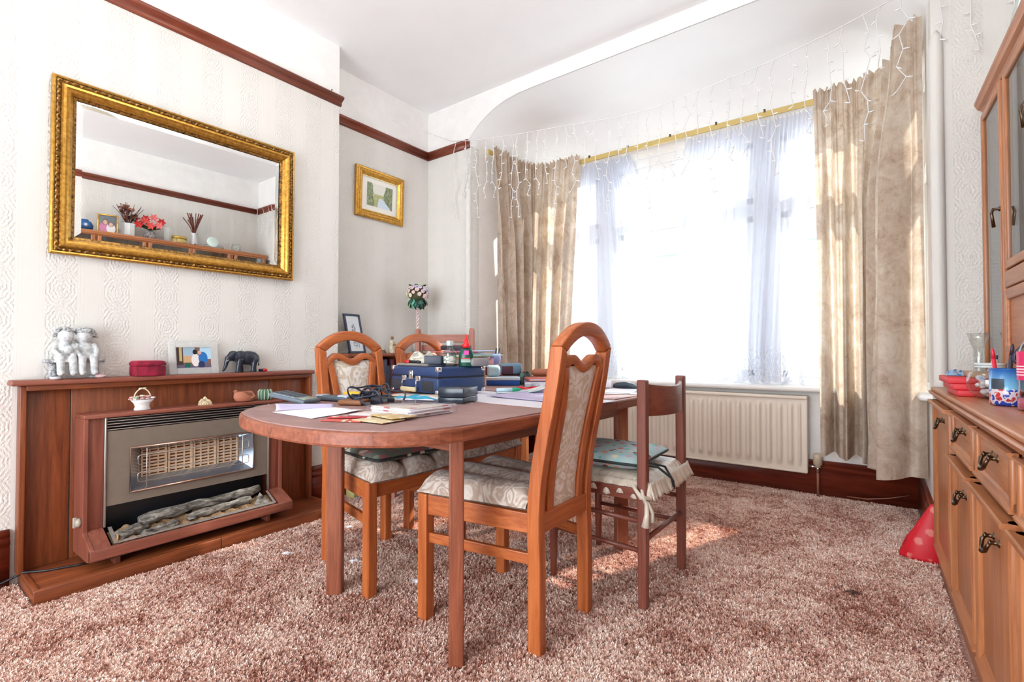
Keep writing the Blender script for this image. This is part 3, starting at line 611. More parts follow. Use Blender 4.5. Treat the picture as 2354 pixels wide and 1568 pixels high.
# ---------------------------------------------------------------- fireplace surround
t = thing('fireplace_surround', 'low mahogany fire surround with a mantelshelf and a raised hearth plinth', 'fireplace', (XB, 1.10, 0))
def wb(name, m, x0, x1, y0, y1, z0, z1, r=.004, par=None):
    b = MB(); b.rb(x0, x1, y0, y1, z0, z1, r); return b.build(name, m, par, world=True)
SF = -2.886
wb('mantelshelf', wood_heater['Y'], XB + .002, -2.858, .390, 1.752, .848, .871, .006, t)
wb('top_rail', wood_mahog['Y'], SF - .012, SF + .002, .440, 1.732, .824, .848, .003, t)
for y in (.421, 1.730): wb('side_board', wood_mahog['Z'], XB + .002, SF, y, y + .021, .056, .846, .003, t)
for (y0, y1) in ((.443, .590), (.594, 1.495), (1.499, 1.729)): wb('back_panel', wood_mahog['Y' if y0 > .5 and y1 < 1.49 else 'Z'], XB + .004, XB + .018, y0, y1, .056, .846, .002, t)
wb('hearth_top', wood_mahog['Y'], XB + .002, -2.656, .452, 1.762, .040, .056, .003, t)
wb('hearth_front', wood_mahog['Y'], -2.656, -2.638, .432, 1.112, 0, .058, .003, t); wb('hearth_front', wood_mahog['Y'], -2.656, -2.638, 1.115, 1.778, 0, .058, .003, t)
wb('hearth_end', wood_mahog['X'], XB + .002, -2.656, .432, .452, 0, .060, .003, t); wb('hearth_end', wood_mahog['X'], XB + .002, -2.656, 1.760, 1.778, 0, .060, .003, t)

# ---------------------------------------------------------------- gas fire
t = thing('gas_fire', 'wood-cased gas fire with a radiant grid above a tray of imitation logs', 'heater', (-2.80, 1.05, .056))
HF = -2.775
wb('top_board', wood_heater['Y'], SF - .03, HF + .006, .604, 1.494, .694, .712, .003, t)
case = MB()                                                       # two side cheeks with the sloping tray end
for y0, y1 in ((.604, .622), (1.476, 1.494)):
    case = MB(); case.ext([(SF - .03, .694), (HF + .004, .694), (HF + .004, .200), (-2.655, .150), (-2.655, .105), (-2.70, .092), (SF - .03, .092)], lambda x, z, d: (x, d, z), y0, y1); case.build('side_cheek', wood_heater['Z'], t, world=True, bevel=.003)
for y0, y1 in ((.622, .678), (1.420, 1.476)):
    wb('stile', wood_heater['Z'], HF - .02, HF - .010, y0, y1, .205, .694, .002, t)
    b = MB(); b.ext([(HF - .012, .205), (-2.660, .150), (-2.660, .140), (HF - .012, .19)], lambda x, z, d: (x, d, z), y0, y1); b.build('tray_side', wood_heater['X'], t, world=True)
wb('tray_front', wood_heater['Y'], -2.672, -2.652, .604, 1.494, .103, .150, .003, t)
wb('tray_floor', black, SF - .02, -2.672, .622, 1.476, .094, .110, .002, t)
for y in (.70, 1.37): wb('foot', wood_heater['Z'], -2.76, -2.70, y, y + .022, .056, .096, .002, t)
steel = plain('brushed_beige_metal', srgb(134, 124, 112), .42, .3, noise=.05, ns=25)
trim_s = plain('satin_steel_trim', srgb(186, 180, 174), .3, .8)
refl = plain('polished_reflector', srgb(176, 186, 198), .16, .85)
# metal fascia with an opening for the radiant box
P0, P1 = .688, 1.414
o0, o1, q0, q1 = .772, 1.330, .343, .545
b = MB(); b.loft([[(x, y, z) for (x, y, z) in ((HF - .004, Y, Z), (HF - .004, y2, z2), (HF - .014, y2, z2), (HF - .014, Y, Z))] for (Y, Z, y2, z2) in ((P0, .296, o0, q0), (P1, .296, o1, q0), (P1, .632, o1, q1), (P0, .632, o0, q1))], closed=True, sm=False); b.build('fascia', steel, t, world=True)
for y in (.678, 1.412): wb('fascia_edge', trim_s, HF - .014, HF + .002, y, y + .008, .205, .694, .002, t)
wb('vent_back', black, HF - .060, HF - .055, P0, P1, .632, .694, .001, t)
for k in range(5): wb('vent_slat', trim_s, HF - .022, HF - .004, P0, P1, .636 + k * .0125, .6395 + k * .0125, .001, t)
wb('log_back', black, HF - .10, HF - .095, .680, 1.420, .110, .30, .001, t)
# reflector box
b = MB(); d = HF - .070; i0, i1, j0, j1 = o0 + .06, o1 - .045, q0 + .045, q1 - .030
F_ = HF + .004
b.add([(F_, o0, q0), (F_, o1, q0), (F_, o1, q1), (F_, o0, q1), (d, i0, j0), (d, i1, j0), (d, i1, j1), (d, i0, j1)], [(0, 1, 5, 4), (1, 2, 6, 5), (2, 3, 7, 6), (3, 0, 4, 7)])
b.build('reflector', refl, t, world=True)
b = MB(); b.tube([(F_, o0, q0), (F_, o1, q0), (F_, o1, q1), (F_, o0, q1)], .006, 4, True); b.build('reflector_rim', plain('copper_rim', srgb(188, 150, 132), .3, .8), t, world=True)
clay = plain('fireclay', srgb(222, 194, 164), .8, noise=.08, ns=60); burnt = plain('scorched_clay', srgb(120, 66, 42), .9, noise=.35, ns=70)
wb('radiant_back', burnt, d - .020, d - .012, i0 - .01, i1 + .01, j0 - .01, j1 + .01, .001, t)
n4 = (i1 - i0) / 4
for k in range(4):
    a, c = i0 + k * n4 + .002, i0 + (k + 1) * n4 - .002
    b = MB(); hgt = j1 - j0
    for y in (a, c - .008): b.bx(d - .012, d + .002, y, y + .008, j0, j1)
    for m in (1, 2): y = a + (c - a) * m / 3; b.bx(d - .012, d - .001, y - .0022, y + .0022, j0, j1)
    for z in [j0 + hgt * q / 8 for q in range(9)]: b.bx(d - .012, d - .002, a, c, z - (.0042 if 0 < z else .003), z + .0042)
    b.build('radiant_brick', clay, t, world=True)
g = F_ + .006
for z in (q0 + .062, q0 + .142):
    b = MB(); h_ = .022; b.tube([(g - .004, o0 + .025 + .012, z - h_), (g, o0 + .028, z - h_ + .006), (g, o0 + .028, z + h_ - .006), (g, o0 + .037, z + h_), (g, o1 - .037, z + h_), (g, o1 - .028, z + h_ - .006), (g, o1 - .028, z - h_ + .006), (g, o1 - .037, z - h_)], .0022, 6, True)
    b.build('guard_bar', trim_s, t, world=True)
for y in (o0 + .062, o1 - .062): b = MB(); b.tube([(g - .02, y, q0 + .004), (g + .002, y, q0 + .012), (g + .002, y, q1 - .012), (g - .02, y, q1 - .004)], .0022, 6); b.build('guard_wire', trim_s, t, world=True)
b = MB(); b.add([(-2.765, .690, .205), (-2.672, .690, .155), (-2.672, .704, .155), (-2.765, .704, .205)], [(0, 1, 2, 3)]); b.add([(-2.765, 1.408, .205), (-2.672, 1.408, .155), (-2.672, 1.396, .155), (-2.765, 1.396, .205)], [(0, 1, 2, 3)])
b.add([(-2.684, .69, .160), (-2.672, .69, .153), (-2.672, 1.41, .153), (-2.684, 1.41, .160)], [(0, 1, 2, 3)]); b.build('tray_trim', trim_s, t, world=True, solid=.003)
bark = NT('ashy_bark'); v_ = bark.coord('Object', (14, 4, 14)); n_ = bark.noise(v_, 3, 6, .7, 1.0); bark.col(bark.ramp(n_, [(.36, srgb(36, 32, 30)), (.50, srgb(112, 106, 98)), (.64, srgb(176, 172, 164))])); bark.p(Roughness=.9); bark.bump(n_, .9, .012); bark = bark.mat
ember = plain('ember_bed', srgb(140, 112, 82), .9, noise=.45, ns=90); cut = plain('cut_log_end', srgb(176, 128, 70), .8, noise=.25, ns=60)
def logm(name, p, q, r, seed, mats=(bark,)):
    rnd = random.Random(seed); pts = []; rr = []
    for i in range(12):
        k = i / 11; pts.append(V(p).lerp(V(q), k) + V((rnd.uniform(-1, 1), rnd.uniform(-1, 1), rnd.uniform(-1, 1))) * r * .18); rr.append(r * (1 + rnd.uniform(-.18, .18)) * (.75 if i in (0, 11) else 1))
    b = MB(); b.tube(pts, rr, 12); return b.build(name, mats[0], t, world=True)
logm('log', (-2.755, .80, .205), (-2.775, 1.36, .225), .026, 1); logm('log', (-2.715, .985, .178), (-2.735, 1.30, .190), .020, 2); logm('log', (-2.70, .705, .168), (-2.745, .83, .180), .024, 3); logm('log', (-2.69, .80, .155), (-2.71, .95, .168), .018, 4)
b = MB(); b.lathe([(0, 0), (.021, 0), (.019, .006)], 14, mat=0, T=TR((-2.692, .712, .166), rx=R(90), rz=R(-20))); b.build('log_end', cut, t, world=True)
b = MB(); b.add([(-2.70, 1.30, .155), (-2.69, 1.39, .155), (-2.76, 1.38, .17), (-2.73, 1.345, .215)], [(0, 1, 3), (1, 2, 3), (2, 0, 3), (0, 2, 1)]); b.build('bark_chip', bark, t, world=True)
rnd = random.Random(5)
def bed(u, v):
    x = -2.675 - .10 * v; y = .69 + .72 * u; e = min(1, 12 * u, 12 * (1 - u)); return (x, y, .140 + .040 * v + (.014 * rnd.random() + .008 * sin(u * 60 + v * 9)) * e)
b = MB(); b.grid(70, 10, bed); stuff(b.build('ember_bed', ember, t, world=True))
b = MB(); b.lathe([(0, 0), (.020, 0), (.020, .010), (.012, .018), (0, .018)], 14, T=TR((-2.80, .603, .245), rx=R(90))); b.rb(-2.806, -2.794, .578, .592, .225, .270, .003); b.build('control_knob', plain('beige_knob', srgb(170, 160, 146), .4), t, world=True)
b = MB(); b.tube([(-3.10, .10, .006), (-2.98, .30, .010), (-2.925, .385, .030), (-2.885, .44, .064), (-2.84, .50, .062), (-2.80, .60, .062), (-2.79, .66, .062)], .0045, 6); tag(b.build('power_cord', black), 'thin black cord trailing over the end of the hearth plinth to the gas fire', 'cord')

# ---------------------------------------------------------------- big gilt mirror
t = thing('wall_mirror', 'large wall mirror in an ornate gilt frame above the mantelpiece', 'mirror', (XB + .004, 1.07, 1.83))
t.rotation_euler = (0, R(.75), R(-.95))
# local frame: x out of wall, y along, z up; outer 1.11 x .79
def frame(o, W_, H_, prof_, mats, names):
    """mitred moulding; prof_ = list of (inset, out) chains per part"""
    for chain, m_, nm in zip(prof_, mats, names):
        for side in range(4):
            b = MB(); A = []
            for (ins, out) in chain:
                w, h = W_ / 2 - ins, H_ / 2 - ins
                cor = [(-w, -h), (w, -h), (w, h), (-w, h)]; p, q = cor[side], cor[(side + 1) % 4]; A.append([(out, p[0], p[1]), (out, q[0], q[1])])
            vs = [A[k][0] for k in range(len(A))] + [A[k][1] for k in range(len(A))]; n = len(A)
            b.add(vs, [(k, k + 1, n + k + 1, n + k) for k in range(n - 1)]); b.build(nm, m_, o)
frame(t, 1.118, .800, [[(0, 0), (0, .034), (.006, .040), (.012, .038)], [(.030, .036), (.037, .046), (.046, .047), (.054, .040), (.062, .036), (.072, .024)], [(.072, .024), (.075, .020), (.086, .016)]], [gold, gold, gold_dark], ['outer_edge', 'frame_moulding', 'inner_slip'])
b = MB(); W_, H_ = 1.118 / 2, .800 / 2
def orn_strip(u, v, side):
    L = 1.118 if side % 2 == 0 else .80; s = (u - .5) * (L - 2 * (.012 + .018 * v)); k = s / .026
    hgt = .034 + .010 * abs(sin(k * pi)) * sin(pi * v) + .004 * sin(k * pi * 3 + v * 6) * sin(pi * v); ins = .012 + .018 * v
    if side == 0: return (hgt, s, -H_ + ins)
    if side == 2: return (hgt, s, H_ - ins)
    if side == 1: return (hgt, W_ - ins, s)
    return (hgt, -W_ + ins, s)
for sd in range(4):
    b = MB(); b.grid(230 if sd % 2 == 0 else 160, 6, lambda u, v: orn_strip(u, v, sd)); b.build('carved_border', gold_dark, t)
silver = NT('silvered_glass'); silver.p(Metallic=1.0, Roughness=0.0); silver.col((.93, .945, .94, 1)); silver = silver.mat
w, h, bv = 1.118 / 2 - .084, .80 / 2 - .084, .026
b = MB(); b.add([(.013, -w + bv, -h + bv), (.013, w - bv, -h + bv), (.013, w - bv, h - bv), (.013, -w + bv, h - bv)], [(0, 1, 2, 3)]); b.build('mirror_glass', silver, t)
b = MB(); b.add([(.013, -w + bv, -h + bv), (.013, w - bv, -h + bv), (.013, w - bv, h - bv), (.013, -w + bv, h - bv), (.0112, -w, -h), (.0112, w, -h), (.0112, w, h), (.0112, -w, h)], [(0, 1, 5, 4), (1, 2, 6, 5), (2, 3, 7, 6), (3, 0, 4, 7)]); b.build('glass_bevel', silver, t)
b = MB(); b.bx(-.002, .010, -.54, .54, -.38, .38); b.build('backing', black, t)

# ---------------------------------------------------------------- small gilt picture in the alcove
t = thing('framed_picture', 'small watercolour of a river between trees in a gilt frame, in the alcove', 'picture', (XA + .002, 2.497, 2.224)); t.rotation_euler = (0, R(2), 0)
frame(t, .468, .388, [[(0, 0), (0, .022), (.008, .030), (.016, .026), (.024, .030), (.030, .026)], [(.030, .026), (.036, .022), (.044, .026), (.056, .016), (.060, .012)], [(.060, .012), (.066, .011)]], [gold, gold, gilt('pale_gilt', srgb(220, 190, 120), srgb(240, 216, 150))], ['outer_edge', 'frame_moulding', 'inner_slip'])
b = MB(); b.bx(0, .006, -.18, .18, -.14, .14); b.build('mount', plain('cream_mount', srgb(238, 236, 228), .8), t)
wc = NT('watercolour_landscape'); tg = wc.node('TexCoord'); spx = wc.node('SeparateXYZ'); wc.l.new(tg.outputs['Object'], spx.inputs[0]); y_, z_ = spx.outputs['Y'], spx.outputs['Z']
nz = wc.noise(wc.coord('Object', (1, 1, 1)), 60, 4, .7); nb = wc.noise(wc.coord(), 22, 3, .6)
sky = srgb(226, 226, 218); g1 = wc.ramp(nz, [(.35, srgb(84, 100, 78)), (.6, srgb(160, 170, 132))]); g2 = wc.ramp(nz, [(.35, srgb(150, 160, 104)), (.65, srgb(206, 204, 156))])
tree = wc.math('GREATER_THAN', wc.math('ADD', wc.math('ABSOLUTE', wc.math('ADD', y_, .012)), wc.math('MULTIPLY', nb, .05)), wc.math('ADD', .078, wc.math('MULTIPLY', z_, .15)))
c_ = wc.mix(wc.math('LESS_THAN', z_, .012), sky, g2); c_ = wc.mix(tree, c_, g1)
riv = wc.math('LESS_THAN', wc.math('ADD', wc.math('ABSOLUTE', wc.math('ADD', y_, wc.math('MULTIPLY', z_, .5))), wc.math('MULTIPLY', nb, .03)), wc.math('SUBTRACT', .018, wc.math('MULTIPLY', z_, .7)))
c_ = wc.mix(wc.math('MULTIPLY', riv, wc.math('LESS_THAN', z_, -.015)), c_, srgb(206, 222, 236)); wc.col(c_); wc.p(Roughness=.7); wc = wc.mat
b = MB(); b.add([(.0075, -.124, -.090), (.0075, .124, -.090), (.0075, .124, .090), (.0075, -.124, .090)], [(0, 1, 2, 3)]); b.build('watercolour', wc, t)

# ---------------------------------------------------------------- on the mantelshelf
ML = .871; MX = -2.905
# kissing couple on a bench
t = thing('figurine', 'white resin figurine of a boy and girl sitting on a bench, on the mantelshelf', 'figurine', (MX, .598, ML))
def bench():
    b = MB(); b.rb(-.030, .026, -.105, .105, .070, .086, .006); b.tube([(0, -.07, .0), (0, -.072, .075)], [.020, .012], 8); b.tube([(0, .07, .0), (0, .072, .075)], [.020, .012], 8)
    b.rb(-.028, .034, -.085, -.045, 0, .014, .006); b.rb(-.028, .034, .045, .085, 0, .014, .006); return b
bench().build('bench', resin_dark, t)
def kid(y, s, boy):
    b = MB(); z0 = .084
    b.ell((0, y, z0 + .040), (.026, .030, .048)); b.ell((.004, y, z0 + .012), (.036, .036, .024))
    hy = y + s * .006; b.ell((.004, hy, z0 + .106), (.033, .031, .033)); b.ell((.014, hy + s * .026, z0 + .101), (.014, .011, .012)); b.ell((.010, hy + s * .031, z0 + .100), .006); b.ell((.030, hy + s * .012, z0 + .108), (.006, .005, .006))
    for q in (-1, 1):
        b.tube([(.010, y + q * .018, z0 + .008), (.048, y + q * .020, z0 + .006), (.052, y + q * .021, z0 - .030), (.050, y + q * .021, z0 - .052)], [.017, .016, .014, .013], 10); b.ell((.060, y + q * .021, z0 - .058), (.022, .014, .012))
        b.tube([(.0, y + q * .028, z0 + .070), (.018, y + q * .038, z0 + .040), (.044, y + q * (.026 if not boy else .030), z0 + .022)], [.012, .011, .009], 8); b.ell((.048, y + q * (.022 if not boy else .028), z0 + .020), .010)
    if not boy: b.loft([[(.012 + (.030 + k * .014) * cos(2 * pi * j / 16), y + (.030 + k * .012) * sin(2 * pi * j / 16), z0 + .020 - k * .030) for j in range(16)] for k in (0, .5, 1)]); b.ell((.046, y + .006, z0 + .045), (.016, .018, .020))
    return b
def hair(y, s, boy):
    b = MB(); z0 = .084; rnd = random.Random(11 if boy else 12); hy = y + s * .006
    for k in range(46):
        a, e = rnd.uniform(0, 2 * pi), rnd.uniform(-.2, 1.5); p = V((cos(a) * cos(e) * .031 + .000, sin(a) * cos(e) * .031 + hy - s * .007, z0 + .111 + sin(e) * .031))
        if ((p.y - hy) * s > .006 or p.x > .016) and p.z < z0 + .126: continue
        b.ell(p, (.009, .009, .007), 8)
    if boy: b.ell((.0, hy - s * .004, z0 + .128), (.036, .036, .020), 14); b.ell((-.004, hy - s * .034, z0 + .112), (.024, .022, .007), 12, T=M.Rotation(R(30) * s, 4, 'X'))
    return b
kid(-.036, 1, False).build('girl', resin, t, remesh=.003); kid(.036, -1, True).build('boy', resin, t, remesh=.003)
hair(-.036, 1, False).build('girl_hair', resin_dark, t); hair(.036, -1, True).build('boy_hair_and_cap', resin_dark, t)
# small dishes by its feet
b = MB(); b.lathe([(.0, 0), (.018, 0), (.024, .010), (.022, .011), (.016, .004), (0, .004)], 16, (-2.872, .530, ML)); tag(b.build('trinket_dish', plain('pale_ceramic', srgb(206, 206, 210), .3)), 'tiny pale ceramic dish in front of the bench figurine', 'dish')
b = MB(); b.ell((-2.875, .683, ML + .008), (.014, .022, .009)); tag(b.build('shell', plain('pink_shell', srgb(224, 196, 202), .4)), 'small pink shell-like ornament beside the bench figurine', 'ornament')
t = thing('jewellery_box', 'crimson velvet jewellery box with bowed sides on the mantelshelf', 'box', (-2.905, .876, ML))
def hexo(k, z): return [(.048 * k * x, .062 * k * y, z) for x, y in ((-1, -1), (1, -1), (1.12, -.3), (1.12, .42), (.9, 1), (-1, 1))]
b = MB(); b.loft([hexo(1, 0), hexo(1.02, .01), hexo(1.02, .048)], sm=False); b.build('body', velvet_m, t, bevel=.004)
b = MB(); b.loft([hexo(1.04, .050), hexo(1.05, .060), hexo(.98, .070), hexo(.80, .075)], sm=False); b.build('lid', velvet_m, t, bevel=.004)
# crystal photo frame
t = thing('photo_frame', 'cut-glass photo frame with a snapshot of people on a sofa, on the mantelshelf', 'photo frame', (-2.895, 1.081, ML), 0); t.rotation_euler = (0, R(-9), 0)
cg = NT('cut_glass'); cg.col(srgb(236, 238, 236)); cg.p(Roughness=.06, Alpha=.42); cg.bump(cg.noise(cg.coord('Object', (60, 60, 60)), 1.2, 3, .6, 2.0), .8, .01); cg = cg.mat
for (y0, y1, z0, z1) in ((-.117, -.082, 0, .176), (.082, .117, 0, .176), (-.082, .082, 0, .034), (-.082, .082, .142, .176)):
    b = MB(); b.rb(-.006, .008, y0, y1, z0, z1, .003); b.build('glass_border', cg, t)
ph = NT('snapshot'); tg = ph.node('TexCoord'); s_ = ph.node('SeparateXYZ'); ph.l.new(tg.outputs['Object'], s_.inputs[0]); y_, z_ = s_.outputs['Y'], s_.outputs['Z']
def rect(m, y0, y1, z0, z1):
    f = m.math('MULTIPLY', m.math('GREATER_THAN', y_, y0), m.math('LESS_THAN', y_, y1)); return m.math('MULTIPLY', f, m.math('MULTIPLY', m.math('GREATER_THAN', z_, z0), m.math('LESS_THAN', z_, z1)))
def elp(m, yc, zc, ry, rz): 
    a = m.math('DIVIDE', m.math('SUBTRACT', y_, yc), ry); c = m.math('DIVIDE', m.math('SUBTRACT', z_, zc), rz); return m.math('LESS_THAN', m.math('ADD', m.math('MULTIPLY', a, a), m.math('MULTIPLY', c, c)), 1.0)
def paint(m, base, items):
    c = base
    for f, q in items: c = m.mix(f, c, q)
    return c
ph.col(paint(ph, srgb(120, 90, 78), [(rect(ph, -.05, .005, .09, .145), srgb(150, 178, 196)), (rect(ph, .03, .09, .08, .145), srgb(170, 206, 226)), (rect(ph, -.09, -.05, .03, .145), srgb(70, 52, 50)), (rect(ph, -.068, -.055, .07, .145), srgb(186, 166, 110)),
    (rect(ph, -.05, .02, .062, .098), srgb(196, 160, 124)), (rect(ph, -.09, .09, .03, .05), srgb(96, 88, 112)), (rect(ph, -.044, -.018, .036, .060), srgb(24, 96, 80)), (elp(ph, .008, .075, .020, .034), srgb(222, 216, 214)), (elp(ph, .006, .118, .011, .013), srgb(30, 34, 36)),
    (elp(ph, .044, .085, .022, .034), srgb(36, 110, 180)), (elp(ph, .036, .050, .016, .020), srgb(40, 50, 90)), (elp(ph, .028, .115, .009, .011), srgb(206, 160, 150))])); ph.p(Roughness=.35); ph = ph.mat
b = MB(); b.bx(-.004, .0, -.083, .083, .033, .143); b.build('photograph', ph, t)
b = MB(); b.add([(-.006, -.02, .12), (-.006, .02, .12), (-.045, .02, .006), (-.045, -.02, .006)], [(0, 1, 2, 3)]); b.build('strut', darkgrey, t, solid=.003)
# ebony elephant
t = thing('elephant_ornament', 'carved black wooden elephant walking on the mantelshelf', 'ornament', (-2.902, 1.328, ML))
ebony = plain('ebony', srgb(40, 46, 58), .32, noise=.2, ns=50)
b = MB()
b.ell((0, .030, .082), (.034, .056, .040), 18); b.ell((0, -.012, .086), (.031, .040, .038), 16); b.ell((0, .055, .076), (.032, .034, .042), 16)
b.ell((0, -.052, .098), (.022, .028, .026), 14); b.ell((0, -.066, .088), (.018, .020, .024), 12)
b.tube([(0, -.076, .088), (0, -.086, .062), (0, -.092, .036), (0, -.100, .018), (0, -.106, .010)], [.017, .012, .009, .007, .006], 10)
for (x, y, ty) in ((.018, -.022, -.034), (-.018, -.012, .000), (.018, .060, .050), (-.018, .066, .074)):
    b.tube([(x, y, .075), (x, (y + ty) / 2, .040), (x, ty, .012), (x, ty - .002, 0)], [.020, .015, .012, .0145], 10)
b.build('body', ebony, t, remesh=.0028)
for s in (-1, 1):
    b = MB(); b.ell((s * .026, -.034, .090), (.005, .022, .028), 14, T=M.Rotation(R(20) * s, 4, 'Z')); b.build('ear', ebony, t)
    b = MB(); b.tube([(s * .012, -.078, .074), (s * .014, -.088, .066), (s * .014, -.096, .066)], [.003, .0025, .0012], 6); b.build('tusk', resin_dark, t)
b = MB(); b.tube([(0, .086, .098), (0, .093, .075), (0, .091, .050), (0, .090, .036)], [.003, .0022, .002, .004], 6); b.build('tail', ebony, t)
t = thing('lighter', 'small red and black lighter lying behind the elephant at the end of the mantelshelf', 'lighter', (-2.90, 1.442, ML))
b = MB(); b.tube([(0, -.002, .009), (0, .016, .009), (0, .024, .009)], [.009, .009, .006], 10); b.build('body', plain('red_plastic', srgb(190, 20, 28), .3), t); b = MB(); b.tube([(0, -.022, .009), (0, -.003, .009)], .008, 10); b.build('cap', black, t)

# ---------------------------------------------------------------- on top of the gas fire
HT = .712; HX = -2.815
t = thing('porcelain_basket', 'white porcelain basket of flowers with a looped handle, on the gas fire', 'ornament', (HX, .828, HT))
pc = plain('white_porcelain', srgb(226, 226, 226), .2, noise=.02); pk = plain('pink_porcelain', srgb(222, 166, 166), .3); cr = plain('cream_porcelain', srgb(226, 216, 190), .3); gn = plain('green_porcelain', srgb(150, 176, 146), .3)
b = MB(); b.lathe([(.0, 0), (.030, 0), (.032, .004), (.027, .018), (.032, .034), (.044, .050), (.040, .050), (.028, .036), (0, .034)], 24, rx=.75, ry=1.08); b.build('basket', pc, t)
b = MB(); b.tube([(0, .034 * cos(a), .050 + .052 * sin(a)) for a in [pi * i / 14 for i in range(15)]], .0028, 6); b.build('handle', cr, t)
b = MB(); b.ell((0, -.006, .104), (.004, .010, .003), 8); b.ell((0, .008, .104), (.004, .009, .003), 8); b.build('bow', cr, t)
rnd = random.Random(4)
for k in range(15):
    y = -.042 + .084 * (k % 8) / 7 + rnd.uniform(-.004, .004); z = .054 + (.012 if k > 7 else 0) * (1 - abs(y) * 14) + rnd.uniform(0, .004); c = (.010 if k % 2 else -.006, y, max(z, .050)); m_ = (pk, cr, pc, pk, gn)[k % 5]; b = MB()
    for a in range(5): b.ell((c[0] + .006 * cos(a * 1.257), c[1] + .006 * sin(a * 1.257), c[2]), (.0055, .0055, .004), 6)
    b.ell(c, .005, 6); b.build('flower', m_, t)
t = thing('cottage_ornament', 'tiny cream model of clustered cottages on the gas fire', 'ornament', (HX, 1.100, HT))
cm_ = stone('cream_resin', srgb(176, 150, 110), srgb(232, 220, 190), 160)
for (y, x, w_, h_) in ((-.014, .0, .013, .026), (.002, -.004, .015, .034), (.016, .004, .012, .022), (-.004, .012, .012, .016)):
    b = MB(); b.ext([(-w_, 0), (w_, 0), (w_, h_ * .6), (0, h_ * 1.25), (-w_, h_ * .6)], lambda a, z, d: (x + d, y + a, z), -.010, .010); b.ell((x + .010, y, h_ * .3), .005, 6); b.build('cottage', cm_, t)
b = MB(); b.rb(-.018, .022, -.028, .030, 0, .004, .002); b.build('base', cm_, t)
t = thing('clay_pot', 'broken-sided terracotta strawberry pot with a scooped opening, on the gas fire', 'pot', (HX, 1.300, HT))
terra = plain('terracotta', srgb(176, 112, 86), .7, noise=.08); b = MB(); prof_ = [(.026, 0), (.042, .008), (.050, .026), (.048, .044), (.040, .056)]; n_ = 28; rings = []
for r, z in prof_: rings.append([(.62 * r * cos(2 * pi * j / n_), 1.1 * r * sin(2 * pi * j / n_), z - (.030 * max(0, cos(2 * pi * j / n_ - .75)) ** 3 if z > .03 else 0)) for j in range(n_)])
b.loft(rings, caps=False); b.add([rings[0][j] for j in range(n_)], [tuple(reversed(range(n_)))]); b.build('body', terra, t, solid=.005)
b = MB(); b.tube([(-.012, -.036, .052), (-.010, -.048, .060), (-.006, -.050, .058)], [.010, .009, .006], 8); b.build('lip', terra, t)
t = thing('cactus_candle', 'barrel-shaped green ribbed cactus ornament with pale stripes, on the gas fire', 'ornament', (HX, 1.414, HT))
cg1, cg2 = plain('cactus_green', srgb(70, 104, 84), .6), plain('pale_rib', srgb(190, 204, 178), .6); b = MB(); n_ = 60
rings = [[(r * (1 + .06 * cos(12 * 2 * pi * j / n_)) * cos(2 * pi * j / n_), r * (1 + .06 * cos(12 * 2 * pi * j / n_)) * sin(2 * pi * j / n_), z) for j in range(n_)] for r, z in ((.026, 0), (.034, .008), (.036, .03), (.034, .052), (.026, .060), (.008, .062))]; b.loft(rings); b.build('body', cg1, t)
for k in range(12):
    a = 2 * pi * k / 12; b = MB(); b.tube([(r * 1.065 * cos(a), r * 1.065 * sin(a), z) for r, z in ((.027, .002), (.034, .010), (.036, .03), (.034, .052), (.026, .060))], .0022, 5); b.build('rib', cg2, t)
# ---------------------------------------------------------------- things on the table
TZ = .7865
def on(u, v, z):
    """point of the horizontal plane at height z that the photograph shows at u, v"""
    d = cam_q @ V(((u - 1177) / 1125, -(v - 784) / 1125, -1)); k = (z - 1) / d.z; return (d.x * k, d.y * k)
cam_q = cam.rotation_euler.to_matrix()
def boxthing(name, label, cat, loc, rz, sx_, sy_, sz, m, r=.003, group=None):
    t = thing(name, label, cat, loc, rz, group); b = MB(); b.rb(-sx_ / 2, sx_ / 2, -sy_ / 2, sy_ / 2, 0, sz, r); b.build('body', m, t); return t
def book(name, label, loc, rz, w, h, th, cover, group=None, page=paper):
    """closed book lying flat: spine on -x"""
    t = thing(name, label, 'book', loc, rz, group)
    b = MB(); b.rb(-w / 2, w / 2, -h / 2, h / 2, 0, .003, .001); b.rb(-w / 2, w / 2, -h / 2, h / 2, th - .003, th, .001); b.rb(-w / 2 - .002, -w / 2 + .004, -h / 2, h / 2, 0, th, .002); b.build('cover', cover, t)
    b = MB(); b.bx(-w / 2 + .004, w / 2 - .004, -h / 2 + .004, h / 2 - .004, .003, th - .003); b.build('pages', page, t); return t
# record player in its case
navy = NT('navy_leatherette'); n_ = navy.noise(navy.coord(), 300, 2); navy.col(srgb(36, 60, 104)); navy.p(Roughness=.42); navy.bump(n_, .15, .001); navy = navy.mat
t = thing('record_player', 'navy portable record player case with speaker grilles, latch and cream handle, on the table', 'record player', (-1.787, 1.772, TZ), math.atan2(.989, .146) - pi / 2)
